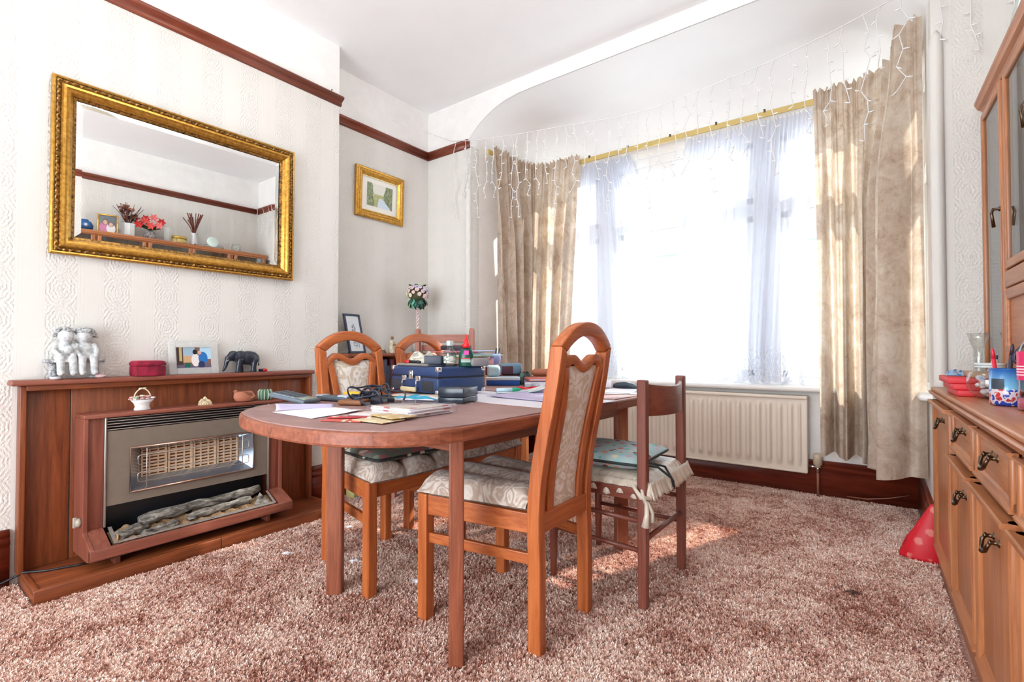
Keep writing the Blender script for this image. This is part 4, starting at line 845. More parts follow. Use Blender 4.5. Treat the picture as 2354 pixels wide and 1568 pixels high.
# local: x = -a (to the near corner), y = along b; near face is y=-.144
LA, LB, HH = .40, .290, .132
b = MB(); b.rb(-LA / 2, LA / 2, -LB / 2, LB / 2, .008, .082, .010); b.build('base', navy, t)
b = MB(); b.rb(-LA / 2, LA / 2, -LB / 2, LB / 2, .0845, HH, .010); b.build('lid', navy, t)
b = MB(); b.bx(-LA / 2 + .004, LA / 2 - .004, -LB / 2 + .004, LB / 2 - .004, .078, .088); b.build('lid_seam', black, t)
for x in (-.150, .118): b = MB(); b.rb(x - .045, x + .045, -LB / 2 - .003, -LB / 2 + .004, .018, .066, .006); b.build('speaker_grille', darkgrey if 0 else plain('grille_cloth', srgb(50, 50, 58), .8), t)
for x in (-.075, .045): b = MB(); b.rb(x - .020, x + .020, -LB / 2 - .006, -LB / 2 + .002, .062, .088, .002); b.tube([(x, -LB / 2 - .006, .068), (x, -LB / 2 - .014, .064), (x, -LB / 2 - .016, .030)], .003, 6); b.build('handle_mount', chrome, t)
ivory = plain('ivory_plastic', srgb(206, 192, 150), .4)
b = MB(); b.rb(-.078, .048, -LB / 2 - .026, -LB / 2 - .010, .012, .034, .006); b.build('carry_handle', ivory, t)
b = MB(); b.rb(-.032, .002, -LB / 2 - .006, -LB / 2 + .002, .070, .112, .002); b.ell((-.015, -LB / 2 - .007, .098), (.008, .004, .008), 10); b.build('latch', chrome, t)
for x in (-1, 1):
    for y in (-1, 1):
        for (z0, z1) in ((.006, .026), (HH - .022, HH + .002)):
            b = MB(); X0, Y0 = x * LA / 2, y * LB / 2; b.rb(min(X0, X0 - x * .022) - .002, max(X0, X0 - x * .022) + .002, min(Y0, Y0 - y * .022) - .002, max(Y0, Y0 - y * .022) + .002, z0, z1, .005); b.build('corner_guard', chrome, t)
        b = MB(); b.lathe([(.009, 0), (.009, .010)], 10, (x * .16, y * .11, 0)); b.build('foot', black, t)
LZ = TZ + HH + .001
pu, pv = V((-.989, .146, 0)) * -1, V((.146, .989, 0))          # case axes in the room
cc = V((-1.787, 1.772, 0))
def lid(a, c): q = cc + pu * a + pv * c; return (q.x, q.y, LZ)
CR = math.atan2(pu.y, pu.x)
t = thing('spiral_notebook', 'dark spiral-bound notebook lying along the front edge of the record player lid', 'notebook', lid(-.02, -.050), CR)
b = MB(); b.rb(-.135, .135, -.085, .085, 0, .009, .002); b.build('cover', plain('notebook_grey', srgb(70, 76, 90), .6), t)
b = MB()
for k in range(44): x = -.13 + .26 * k / 43; b.tube([(x, -.086 + .007 * cos(a), .006 + .007 * sin(a)) for a in [2 * pi * i / 8 for i in range(8)]], .0011, 4, True)
b.build('spiral_wire', trim_s, t)
nz_ = LZ + .010
def lid2(a, c, z=nz_): q = cc + pu * a + pv * c; return (q.x, q.y, z)
t = boxthing('gift_box', 'small dark grey hinged box resting on the spiral notebook', 'box', lid2(.065, -.060), CR + R(38), .085, .105, .042, plain('charcoal_card', srgb(60, 66, 80), .5), .004)
t = thing('highlighter', 'black pen with a red end lying on the spiral notebook', 'pen', lid2(-.055, -.115, nz_ + .009), CR + R(8))
b = MB(); b.tube([(-.055, 0, 0), (-.015, 0, 0)], .010, 10); b.build('cap', plain('red_cap', srgb(186, 34, 26), .35), t); b = MB(); b.tube([(-.015, 0, 0), (.05, 0, 0), (.06, 0, 0)], [.009, .009, .005], 10); b.build('barrel', black, t)
# bottles
t = thing('clear_bottle', 'small clear glass bottle with a pale stopper and label, on the record player lid', 'bottle', lid(.140, -.030))
b = MB(); b.lathe([(0, 0), (.029, 0), (.031, .004), (.031, .062), (.028, .072), (.013, .086), (.012, .100), (.0, .100)], 20); b.build('glass', glassy('bottle_glass', (.86, .92, .9, 1), .02, .72), t)
b = MB(); b.lathe([(.0, .098), (.015, .098), (.018, .104), (.018, .118), (.015, .124), (0, .124)], 8, sm=False); b.build('stopper', plain('grey_stopper', srgb(176, 186, 186), .3), t)
lb = NT('bottle_label'); lb.col(lb.ramp(lb.noise(lb.coord('Object', (60, 60, 90)), 1.5, 2), [(.45, srgb(206, 210, 196)), (.62, srgb(110, 116, 112))])); lb = lb.mat
b = MB(); b.lathe([(.0314, .016), (.0314, .050)], 24, caps=False); b.build('label', lb, t)
t = thing('glue_bottle', 'green glue bottle with a pointed red nozzle cap, on the record player lid', 'bottle', lid(.185, .035))
gl = plain('green_plastic', srgb(14, 74, 58), .3); b = MB(); b.lathe([(0, 0), (.035, 0), (.037, .004), (.037, .050), (.034, .066), (.026, .082), (.014, .090), (.0, .09)], 24, ry=.62); b.build('body', gl, t, )
b = MB(); b.lathe([(0, .090), (.019, .090), (.019, .108), (.014, .112), (.009, .130), (.004, .152), (0, .153)], 18); b.build('nozzle_cap', plain('red_nozzle', srgb(226, 30, 36), .35), t)
t.rotation_euler = (0, 0, R(36)); b = MB()
for z, w, c in ((.020, .046, .003), (.028, .046, .003)): b.bx(-w / 2, w / 2, -.0236, -.0228, z, z + .005)
b.build('label_lettering', plain('pale_print', srgb(180, 200, 190), .5), t)
b = MB(); b.bx(-.022, .022, -.0236, -.0226, .036, .041); b.build('label_band', plain('red_print', srgb(186, 70, 60), .5), t)
b = MB(); b.bx(-.008, .014, -.0236, -.0216, .056, .076); b.build('price_sticker', plain('pink_sticker', srgb(236, 60, 160), .5), t)
# pile behind the player
def crumple(name, label, cat, loc, sx_, sy_, sz, m, seed, rz=0, nu=18):
    t = thing(name, label, cat, loc, rz); rnd = random.Random(seed); ph_ = [rnd.uniform(0, 6) for _ in range(8)]
    def f(u, v):
        x, y = (u - .5) * sx_, (v - .5) * sy_; e = (max(0, 1 - abs(2 * u - 1) ** 3) * max(0, 1 - abs(2 * v - 1) ** 3)) ** .6
        h = e * (.62 + .22 * sin(u * 11 + ph_[0] + 3 * sin(v * 5 + ph_[1])) + .16 * sin(v * 17 + ph_[2] + 2 * sin(u * 9))) * sz
        return (x * (1 + .05 * sin(v * 13 + ph_[3])), y * (1 + .05 * sin(u * 15 + ph_[4])), max(.001, h))
    b = MB(); b.grid(nu, nu, f); b.grid(6, 6, lambda u, v: ((u - .5) * sx_, (v - .5) * sy_, 0)); b.build('wrap', m, t); return t
bag_m = NT('cream_polythene'); bag_m.col(bag_m.ramp(bag_m.noise(bag_m.coord('Object', (9, 30, 30)), 1.5, 4, .6, 1.0), [(.38, srgb(150, 150, 138)), (.62, srgb(226, 222, 204))])); bag_m.p(Roughness=.22); bag_m = bag_m.mat
def lay(u, v, z): x, y = on(u, v, z); return (x, y, z)
q = cc + pv * .30 + pu * -.06
boxthing('storage_box', 'low brown box under the heap of papers behind the record player', 'box', (-1.965, 2.105, TZ), CR, .28, .20, .128, plain('brown_card', srgb(150, 110, 80), .7), .004)
crumple('polythene_bag', 'crumpled cream polythene bag heaped behind the notebook on the record player', 'bag', lid2(-.115, .015), .25, .13, .070, bag_m, 3, CR)
boxthing('grey_case', 'rounded grey hard case lying behind the green glue bottle', 'case', lid(.165, .100), R(70), .10, .15, .040, plain('grey_shell', srgb(134, 130, 132), .45), .012)
boxthing('pink_box', 'pale pink card box at the end of the heap of papers', 'box', (-1.815, 2.125, TZ + .1295), R(70), .11, .15, .036, plain('pink_card', srgb(238, 178, 192), .6), .003)
mag_cols = [('white_sheet', srgb(236, 238, 240)), ('yellow_sheet', srgb(228, 224, 150)), ('aqua_sheet', srgb(170, 206, 208)), ('grey_sheet', srgb(150, 156, 166)), ('white_sheet', srgb(226, 228, 240)), ('pink_sheet', srgb(226, 120, 124)), ('blue_sheet', srgb(170, 186, 226))]
zz = TZ + .1295 + .038
descr = ['white leaflet at the bottom of the paper heap behind the record player', 'yellow leaflet in the paper heap behind the record player', 'aqua leaflet in the paper heap behind the record player', 'grey folder in the paper heap behind the record player', 'pale envelope in the paper heap behind the record player', 'red and pink leaflet near the top of the paper heap', 'blue envelope topmost on the paper heap behind the record player']
rnd = random.Random(8)
for i, (nm, c) in enumerate(mag_cols):
    boxthing('leaflet', descr[i], 'leaflet', (-1.90 + rnd.uniform(-.09, .10), 2.10 + rnd.uniform(-.05, .06), zz), CR + rnd.uniform(-.5, .5), .26, .19, .0055, plain(nm + str(i), c, .5), .002); zz += .0062
t = boxthing('black_case', 'flat black case lying across the heap of papers', 'case', (-1.93, 2.06, zz), CR + R(10), .16, .09, .026, plain('black_leather', srgb(46, 46, 54), .5), .004)
t = thing('pencil_bag', 'pale blue open pouch with two dark pens standing in the paper heap', 'pouch', (-1.765, 2.215, TZ + .1295)); b = MB(); b.loft([[(.035 * k * cos(2 * pi * j / 14), .028 * k * sin(2 * pi * j / 14), z) for j in range(14)] for z, k in ((0, .8), (.03, 1), (.06, .92), (.062, .85), (.03, .85))], caps=False); b.build('pouch', plain('pale_blue_nylon', srgb(150, 172, 224), .5), t)
for x in (-.01, .012): b = MB(); b.tube([(x, 0, .01), (x + .016, .004, .092)], .004, 6); b.build('pen', black, t)
# spectacle cases, boxes, books beside the player
slate_b = plain('slate_blue_hard_case', srgb(112, 146, 172), .4); maroon = plain('maroon_lining', srgb(86, 44, 60), .5)
t = thing('spectacle_case', 'slate blue spectacle case with a maroon end, standing on a maroon box', 'spectacle case', (-1.88, 2.52, TZ + .052), R(40)); b = MB(); b.rb(-.070, .070, -.035, .035, 0, .076, .018); b.build('shell', slate_b, t); b = MB(); b.rb(-.060, .012, -.0365, -.030, .006, .058, .003); b.build('panel', maroon, t)
t = thing('spectacle_case', 'pale grey-blue speckled spectacle case next to the record player corner', 'spectacle case', (-1.90, 2.36, TZ + .049), R(50)); b = MB(); b.rb(-.045, .045, -.033, .033, 0, .068, .020); b.build('shell', plain('speckled_blue', srgb(168, 196, 206), .5, noise=.12, ns=200), t); b = MB(); b.rb(-.0465, -.040, -.026, .026, .008, .060, .003); b.build('panel', maroon, t)
boxthing('flat_box', 'flat maroon box under the slate blue spectacle case', 'box', (-1.88, 2.52, TZ), R(40), .16, .11, .051, plain('dark_maroon_card', srgb(98, 42, 48), .5), .004)
t = thing('game_box', 'flat blue box with a white lid lying beside the record player', 'box', (-1.83, 2.375, TZ), R(36)); b = MB(); b.rb(-.10, .10, -.07, .07, 0, .030, .002); b.build('tray', plain('royal_blue_card', srgb(26, 90, 184), .45), t); b = MB(); b.rb(-.103, .103, -.073, .073, .030, .047, .002); b.build('lid', plain('pale_lid', srgb(206, 222, 232), .5), t)
book('book', 'purple and white hardback under the red book beside the spectacle cases', (-1.60, 2.40, TZ), R(35), .15, .20, .034, plain('purple_cloth', srgb(84, 78, 116), .6), 'books on the table')
book('book', 'thin book with a red cover on top of the purple hardback', (-1.595, 2.41, TZ + .035), R(42), .14, .19, .014, plain('red_cloth', srgb(188, 92, 74), .6), 'books on the table')
book('book', 'thick brown book under the tan leather spectacle pouch', (-1.70, 2.60, TZ), R(30), .13, .18, .045, plain('brown_cloth', srgb(120, 84, 66), .6), 'books on the table')
t = thing('leather_case', 'brown leather spectacle pouch at the back of the table by the curtain', 'spectacle case', (-1.70, 2.60, TZ + .047), R(30)); b = MB(); b.rb(-.06, .06, -.03, .03, 0, .045, .018); b.build('pouch', plain('tan_leather', srgb(176, 104, 74), .5), t)
crumple('plastic_wrapping', 'crumpled black, green and clear plastic wrapping between the spectacle cases and the books', 'wrapping', (-1.755, 2.49, TZ), .10, .09, .085, floral('glossy_wrap', srgb(30, 40, 42), [srgb(226, 232, 232), srgb(30, 44, 44), srgb(60, 120, 104), srgb(20, 22, 26)], 26, .2), 5, R(30))
# curled magazine with a marker on it
mg = NT('magazine_print'); mg.col(mg.ramp(mg.noise(mg.coord('Object', (7, 12, 5)), 1.6, 2, .4, 1.5), [(.36, srgb(236, 240, 244)), (.50, srgb(150, 210, 226)), (.58, srgb(236, 238, 230)), (.66, srgb(224, 200, 160))], 'CONSTANT')); mg.p(Roughness=.3); mg = mg.mat
t = thing('magazine', 'glossy magazine with curled-up corner and turquoise print beside the record player', 'magazine', (-1.43, 2.00, TZ), R(40)); b = MB(); b.grid(18, 12, lambda u, v: (-.12 + .24 * u, -.09 + .18 * v, .004 + .040 * max(0, u - .55) ** 1.6 * 2.2)); b.grid(18, 12, lambda u, v: (-.12 + .24 * u, -.09 + .18 * v, .0005 + .040 * max(0, u - .55) ** 1.6 * 2.2)); b.build('pages', mg, t)
t = thing('marker', 'white marker with a green band lying on the glossy magazine', 'marker', (-1.475, 1.955, TZ + .014), R(50)); b = MB(); b.tube([(-.06, 0, 0), (.02, 0, 0)], .009, 10); b.build('barrel', plain('white_barrel', srgb(196, 224, 236), .3), t); b = MB(); b.tube([(.02, 0, 0), (.05, 0, 0), (.065, 0, 0)], [.0095, .009, .004], 10); b.build('cap', plain('emerald_cap', srgb(16, 150, 110), .3), t)
t = thing('key_ring', 'red lanyard and clear key fobs lying behind the glossy magazine', 'key ring', (-1.52, 2.19, TZ), 0); b = MB(); b.tube([(.05 * cos(a) + .01 * sin(3 * a), .035 * sin(a), .006 + .004 * sin(2 * a)) for a in [2 * pi * k / 24 for k in range(24)]], .005, 6, True); b.build('lanyard', plain('red_cord', srgb(214, 52, 52), .5), t); b = MB(); b.rb(-.045, .0, .02, .06, .002, .022, .004); b.rb(.0, .04, .03, .065, .002, .030, .004); b.build('fobs', glassy('fob_acrylic', (.82, .88, .92, 1), .05, .7), t)
boxthing('envelope', 'lilac envelope lying beside the magazine, partly behind the arched chair', 'envelope', (-1.385, 2.22, TZ), R(12), .17, .20, .006, paper_lilac, .002)
t = thing('paper_sheet', 'large lilac sheet of paper curling at one corner, beside the front arched chair', 'paper', (-1.235, 1.93, TZ), R(-6)); b = MB(); b.grid(14, 14, lambda u, v: (-.17 + .34 * u, -.22 + .44 * v, .002 + .018 * max(0, .3 - u) ** 1.2)); b.build('sheet', plain('violet_paper', srgb(182, 172, 204), .6), t, solid=.001)
t = thing('sunglasses', 'pair of black sunglasses seen between the posts of the front arched chair', 'glasses', (-1.20, 2.245, TZ + .010), R(20)); b = MB()
for x in (-.032, .032): b.ell((x, 0, .014), (.026, .004, .020), 14); b.tube([(x * 2, 0, .02), (x * 2.1, .06, .022), (x * 2, .10, .008)], .003, 6)
b.tube([(-.01, 0, .02), (.01, 0, .02)], .003, 6); b.build('frame', black, t)
# papers at the window end
t = thing('paper_sheet', 'stack of white letters near the table edge beside the slat-backed chair', 'paper', (-1.02, 2.32, TZ), R(20)); b = MB(); b.rb(-.09, .09, -.13, .13, 0, .003, .001); b.build('sheet', paper, t); b = MB(); T_ = TR((.01, .03, .003), rz=R(12)); b.rb(-.085, .085, -.12, .12, 0, .002, .001, T=T_); b.build('sheet', paper_lilac, t); b = MB(); T_ = TR((-.02, .0, .005), rz=R(-9)); b.rb(-.08, .08, -.12, .12, 0, .002, .001, T=T_); b.build('sheet', paper, t)
t = thing('stapler', 'dark folded object with a curved back lying on the letters at the window end', 'stapler', (-1.115, 2.56, TZ + .001), R(-15)); b = MB(); b.loft([[(x, -.018, 0), (x, .018, 0), (x, .016, h), (x, -.016, h)] for x, h in ((-.08, .012), (-.05, .028), (0, .034), (.05, .026), (.085, .008))]); b.build('body', plain('blue_black_plastic', srgb(60, 72, 84), .35), t)
t = thing('small_bottle', 'small hot pink bottle at the window end of the table', 'bottle', (-1.275, 2.50, TZ + .001)); b = MB(); b.lathe([(0, 0), (.014, 0), (.016, .010), (.013, .035), (.006, .045), (.006, .058), (0, .058)], 14); b.build('body', plain('hot_pink', srgb(226, 30, 84), .3), t)
boxthing('card', 'white folded card standing beside the small pink bottle', 'card', (-1.215, 2.54, TZ + .001), R(-25), .075, .016, .040, paper, .002)
# near end: stationery
t = thing('calculator', 'grey desk calculator with rows of keys at the fireplace side of the table', 'calculator', (-1.865, 1.055, TZ + .0145), R(20)); t.rotation_euler = (0, R(9), R(20))
b = MB(); b.rb(-.085, .085, -.050, .050, 0, .016, .004); b.build('body', plain('grey_casing', srgb(92, 104, 116), .4), t); b = MB(); b.rb(-.075, .035, -.042, .042, .015, .0175, .001); b.build('key_plate', plain('pale_casing', srgb(150, 164, 172), .4), t)
kb = MB(); kb.rb(-.008, .008, -.006, .006, 0, .004, .0015); k0 = kb.build('key', darkgrey, t); k0.location = (-.066, -.033, .0175)
for i in range(5):
    for j in range(5):
        if i or j: inst(k0, 'key', t, M.Translation((-.066 + i * .022, -.033 + j * .0165, .0175)))
b = MB(); b.rb(.045, .078, -.038, .038, .015, .018, .001); b.build('display', plain('lcd_grey', srgb(140, 156, 140), .25), t)
t = thing('cordless_phone', 'slim grey handset with silver ends lying behind the calculator', 'phone', (-1.815, 1.205, TZ + .001), R(12)); b = MB(); b.rb(-.085, .075, -.026, .026, 0, .022, .008); b.build('body', plain('dark_handset', srgb(74, 84, 94), .4), t); b = MB(); b.rb(.03, .085, -.024, .024, .012, .026, .006); b.rb(-.088, -.05, -.024, .024, .012, .024, .006); b.build('ends', plain('silver_plastic', srgb(172, 184, 196), .3), t)
boxthing('wallet', 'brown leather wallet on the table between the handset and the cables', 'wallet', (-1.635, 1.17, TZ + .001), R(25), .10, .08, .018, plain('brown_leather', srgb(134, 84, 48), .5), .005)
t = thing('craft_knife', 'yellow and grey craft knife lying at the far side of the table behind the handset', 'knife', (-1.835, 1.345, TZ + .010), R(33)); b = MB(); b.rb(-.075, .0, -.010, .010, 0, .018, .007); b.build('grip', plain('yellow_plastic', srgb(232, 178, 22), .35), t); b = MB(); b.rb(.0, .07, -.008, .008, .002, .014, .003); b.build('blade_holder', darkgrey, t)
for i, (x, y, r, lab) in enumerate(((-1.80, 1.33, 22, 'cream papers spread under the yellow craft knife'), (-1.66, 1.50, 40, 'cream papers beneath the tangled cables, towards the record player'))):
    t = thing('paper_sheet', lab, 'paper', (x, y, TZ), R(r)); b = MB(); b.rb(-.13, .13, -.085, .085, 0, .006, .002); b.build('sheet', plain('cream_sheet', srgb(222, 204, 176), .6), t)
# tangle of black cables and chargers
t = thing('cable_tangle', 'tangle of black charger cables heaped on the near half of the table', 'cables', (-1.60, 1.24, TZ + .001), 0); rnd = random.Random(21)
ck = plain('cable_black', srgb(40, 46, 62), .35)
for i in range(9):
    a0 = rnd.uniform(0, 6.3); cx, cy_ = rnd.uniform(-.05, .05), rnd.uniform(-.05, .05); r1, r2 = rnd.uniform(.04, .085), rnd.uniform(.025, .06); tl = rnd.uniform(-.9, .9); hz = rnd.uniform(.02, .045)
    pts = [(cx + r1 * cos(a0 + a) * cos(tl) - r2 * sin(a) * sin(tl), cy_ + r1 * cos(a0 + a) * sin(tl) + r2 * sin(a) * cos(tl), max(.005, hz + .030 * sin(a + i) + .008 * sin(3 * a))) for a in [2 * pi * k / 26 * (1 if i % 3 else .8) for k in range(27)]]
    b = MB(); b.tube(pts, .0035, 6); b.build('cable', ck, t)
for (x, y, z, a) in ((-.02, .05, 0, 20), (.07, -.03, 0, 60), (-.08, -.01, .0, -10)):
    b = MB(); b.rb(x - .045, x + .045, y - .022, y + .022, z, z + .030, .006, T=TR((0, 0, 0), rz=R(a / 8))); b.build('adaptor', plain('adaptor_black', srgb(24, 28, 40), .35), t)
b = MB(); b.tube([(-.06, -.10, .006), (-.02, -.085, .006), (.05, -.06, .008)], .003, 6); b.rb(-.075, -.055, -.112, -.096, 0, .014, .002); b.build('jack_plug', plain('plug_grey', srgb(120, 124, 130), .3), t)
# folded white sheet
t = thing('paper_sheet', 'white sheet of paper folded over on itself at the near rounded end of the table', 'paper', (-1.575, .99, TZ), 0)
def fp(u, v):
    A, B_, C_, D_ = [V((*on(*p, TZ), 0)) for p in ((626, 948), (716, 963), (834, 945), (760, 936))]; q = A.lerp(B_, u).lerp(D_.lerp(C_, u), v) - V((-1.575, .99, 0)); return (q.x, q.y, .001 + .004 * abs(sin(u * 5 + v * 3)) * (v * u))
b = MB(); b.grid(12, 10, fp); b.build('sheet', paper, t, solid=.0008)
def fl(u, v):
    A, B_ = V((*on(632, 946, TZ), 0)), V((*on(768, 937, TZ), 0)); q = A.lerp(B_, u) - V((-1.575, .99, 0)); ang = pi * .75 * v; rr = .026 * (1 - .5 * u); off = V((-.5, .85, 0)) * (rr * sin(ang) * 1.2 - .02 * v); return (q.x - off.x * -.4, q.y + off.y * .4, .002 + rr * (1 - cos(ang)) * .55)
b = MB(); b.grid(14, 10, fl); b.build('folded_flap', paper_lilac, t, solid=.0008)
# greetings cards and plastic-wrapped packs
cardp = [('red_card', srgb(206, 86, 74)), ('cream_card', srgb(222, 202, 160)), ('crimson_card', srgb(176, 40, 58)), ('white_card', srgb(232, 226, 226)), ('gold_card', srgb(206, 176, 120))]
cl = ['red greetings card lying flat at the bottom of the loose cards near the table end', 'cream greetings card fanned out over the red card', 'crimson card on top of the loose cards near the folded white sheet', 'white card among the loose greetings cards', 'gold-patterned card beside the plastic-wrapped pack']
for i, ((u, v, r), (nm, c)) in enumerate(zip(((800, 965, 25), (870, 968, 5), (806, 963, 40), (862, 957, 20), (905, 963, -8)), cardp)):
    x, y = on(u, v, TZ); boxthing('greetings_card', cl[i], 'card', (x, y, TZ + .0022 * i), R(r), .13, .09 if i != 2 else .035, .003, floral(nm, c, [c, srgb(232, 222, 196), c, srgb(196, 70, 66), c], 38, .4), .001, 'loose cards on the table end')
t = thing('card_pack', 'plastic-wrapped stack of patterned cards at the near end of the table', 'pack of cards', (-1.25, 1.12, TZ), R(90)); rnd = random.Random(2)
for i in range(6): b = MB(); T_ = TR((rnd.uniform(-.006, .006), rnd.uniform(-.006, .006), .0048 * i), rz=rnd.uniform(-.05, .05)); b.rb(-.095, .095, -.095, .095, 0, .0042, .001, T=T_); b.build('card', floral('pack_print_%d' % i, srgb(226, 214, 204), [srgb(226, 216, 210), srgb(232, 224, 220), srgb(180, 90, 90), srgb(224, 216, 226)], 24, .4) if i % 2 == 1 else paper, t)
b = MB(); b.rb(-.112, .112, -.105, .105, -.001 + .0015, .0325, .008); b.build('film_sleeve', clear, t)
crumple('tissue_packet', 'cyan and white striped plastic packet lying in front of the record player', 'packet', (-1.60, 1.46, TZ), .20, .11, .020, None, 9, R(25))
pk_ = [o for o in bpy.data.objects if o.name.startswith('tissue_packet')][0].children[0]
cy_m = NT('cyan_stripes'); wv = cy_m.node('TexWave', i_Scale=5.2, i_Distortion=2.0); wv.bands_direction = 'Y'; cy_m.l.new(cy_m.coord(), wv.inputs['Vector']); cy_m.col(cy_m.ramp(wv.outputs[1], [(.5, srgb(226, 230, 240)), (.58, srgb(40, 166, 204))])); cy_m.p(Roughness=.25); pk_.data.materials.clear(); pk_.data.materials.append(cy_m.mat)
# black lacquered box
t = thing('lacquer_box', 'glossy black lidded box standing on the table in front of the record player', 'box', (-1.380, 1.488, TZ), R(108) - pi / 2); lac = plain('black_gloss', srgb(34, 46, 60), .22)
b = MB(); b.rb(-.055, .055, -.074, .074, 0, .023, .002); b.build('base', lac, t); b = MB(); b.rb(-.0555, .0555, -.0745, .0745, .0242, .060, .002); b.build('lid', lac, t)
# ---------------------------------------------------------------- curtains, nets, rail
def path(pts, n):
    """n + 1 points evenly spaced on a Catmull-Rom curve"""
    P = [V((*p, 0)) for p in pts]; P = [P[0] * 2 - P[1]] + P + [P[-1] * 2 - P[-2]]; fine = []
    for i in range(1, len(P) - 2):
        for k in range(20):
            t = k / 20; a, b, c, d = P[i - 1:i + 3]; fine.append(.5 * ((2 * b) + (c - a) * t + (2 * a - 5 * b + 4 * c - d) * t * t + (3 * b - a - 3 * c + d) * t ** 3))
    fine.append(P[-2]); L = [0]
    for a, b in zip(fine, fine[1:]): L.append(L[-1] + (b - a).length)
    out = []; j = 0
    for i in range(n + 1):
        s = L[-1] * i / n
        while j < len(L) - 2 and L[j + 1] < s: j += 1
        out.append(fine[j].lerp(fine[j + 1], (s - L[j]) / max(1e-9, L[j + 1] - L[j])))
    return out, L[-1]
def drape(top, bot, z0, z1, nf, amp, m, name, seed=1, n=220, nv=46, gather=26, uv=False, hem=.0, parent=None, cloth=1.0):
    A, la = path(top, n); B, lb = path(bot, n); rnd = random.Random(seed); ph = [rnd.uniform(0, 6) for _ in range(6)]
    def nrm(P, i): t = (P[min(n, i + 1)] - P[max(0, i - 1)]).normalized(); return V((t.y, -t.x, 0))
    vs = []; uvs = []
    for j in range(nv + 1):
        v = j / nv; z = z1 + (z0 - z1) * v; k = min(1, v * 1.15) ** .8
        for i in range(n + 1):
            s = i / n; p = A[i].lerp(B[i], k); nn = (nrm(A, i) * (1 - k) + nrm(B, i) * k).normalized()
            sw = s + .018 * sin(2 * pi * s * 3 + ph[0] + v * .8)
            f = sin(2 * pi * nf * sw + ph[1] + .5 * sin(v * 2.4 + ph[2])) + .45 * sin(2 * pi * nf * 2.3 * sw + ph[3] + v)
            g = sin(2 * pi * gather * s + ph[4]) + .5 * sin(2 * pi * gather * 1.7 * s + ph[5])
            w = min(1, v / .35); w = w * w * (3 - 2 * w); off = amp * (.30 + .70 * w) * (f + (.55 if not uv else 0)) * (.8 + .3 * v) + .010 * (1 - w) * g
            zz = z + (.012 * sin(2 * pi * nf * sw) if v > .9 else 0) * (v - .9) * 10 + (.008 * g if v < .02 else 0)
            q = p + nn * off; vs.append((q.x, q.y, zz)); uvs.append((s * max(la, lb) * cloth, z))
    fs = [(j * (n + 1) + i, j * (n + 1) + i + 1, (j + 1) * (n + 1) + i + 1, (j + 1) * (n + 1) + i) for j in range(nv) for i in range(n)]
    b = MB(); b.add(vs, fs, 0, True); o = b.build(name, m, parent)
    if uv:
        ul = o.data.uv_layers.new(name='lace'); 
        for l in o.data.loops: ul.data[l.index].uv = uvs[l.vertex_index]
    return o
c1 = drape([(-2.585, 3.20), (-2.585, 3.5), (-2.565, 3.68), (-2.48, 3.78), (-2.34, 3.81), (-2.08, 3.81)], [(-2.585, 3.26), (-2.585, 3.5), (-2.55, 3.64), (-2.46, 3.74), (-2.36, 3.78), (-2.20, 3.80)], .30, 2.725, 6.5, .058, curtain_m, 'curtain', 4)
tag(c1, 'beige marbled curtain bunched round the bay corner beside the alcove', 'curtain')
c2 = drape([(-.318, 3.80), (-.18, 3.805), (-.05, 3.79), (.06, 3.72), (.11, 3.60), (.125, 3.46), (.12, 3.36), (.145, 3.28), (.208, 3.25)], [(-.29, 3.80), (-.14, 3.80), (0.0, 3.79), (.06, 3.72), (.10, 3.60), (.095, 3.50), (.075, 3.42), (.11, 3.36), (.208, 3.34)], .318, 2.725, 5.5, .072, curtain_m, 'curtain', 9)
tag(c2, 'beige marbled curtain hanging round the bay corner nearest the sideboard', 'curtain')
n1 = drape([(-2.12, 3.91), (-1.9, 3.90), (-1.66, 3.90)], [(-2.26, 3.90), (-1.9, 3.905), (-1.30, 3.905)], .772, 2.655, 7, .016, net_m, 'net_curtain', 3, 200, 40, 30, True, cloth=1.5)
tag(n1, 'white lace-edged net curtain pulled towards the alcove end of the window', 'net curtain')
n2 = drape([(-1.20, 3.91), (-.8, 3.91), (-.31, 3.91)], [(-1.30, 3.91), (-.8, 3.91), (-.40, 3.91)], .765, 2.655, 9, .022, net_m, 'net_curtain', 6, 240, 40, 34, True, cloth=1.6)
tag(n2, 'white lace-edged net curtain gathered nearer the sideboard end of the window', 'net curtain')
t = thing('curtain_track', 'pale yellow curtain track along the top of the bay window', 'curtain track', (-1.2, 3.85, 2.69)); trk = plain('ivory_track', srgb(206, 182, 112), .4)
tp, _ = path([(-2.63, 3.20), (-2.63, 3.55), (-2.605, 3.73), (-2.51, 3.85), (-2.34, 3.875), (-1.6, 3.875), (-.9, 3.875), (-.1, 3.875), (.06, 3.84), (.15, 3.72), (.175, 3.5), (.18, 3.28)], 120)
b = MB(); b.loft([[(p.x + a * q.y, p.y - a * q.x, z) for a, z in ((-.006, 2.668), (.006, 2.668), (.006, 2.708), (-.006, 2.708))] for p, q in [(tp[i], (tp[min(120, i + 1)] - tp[max(0, i - 1)]).normalized()) for i in range(121)]], sm=False); b.build('track', trk, t, world=True)
for x in (-2.02, -1.66, -1.30, -.95, -.62): b = MB(); b.rb(x - .006, x + .006, 3.862, 3.885, 2.700, 2.722, .002); b.build('bracket', bronze, t, world=True)

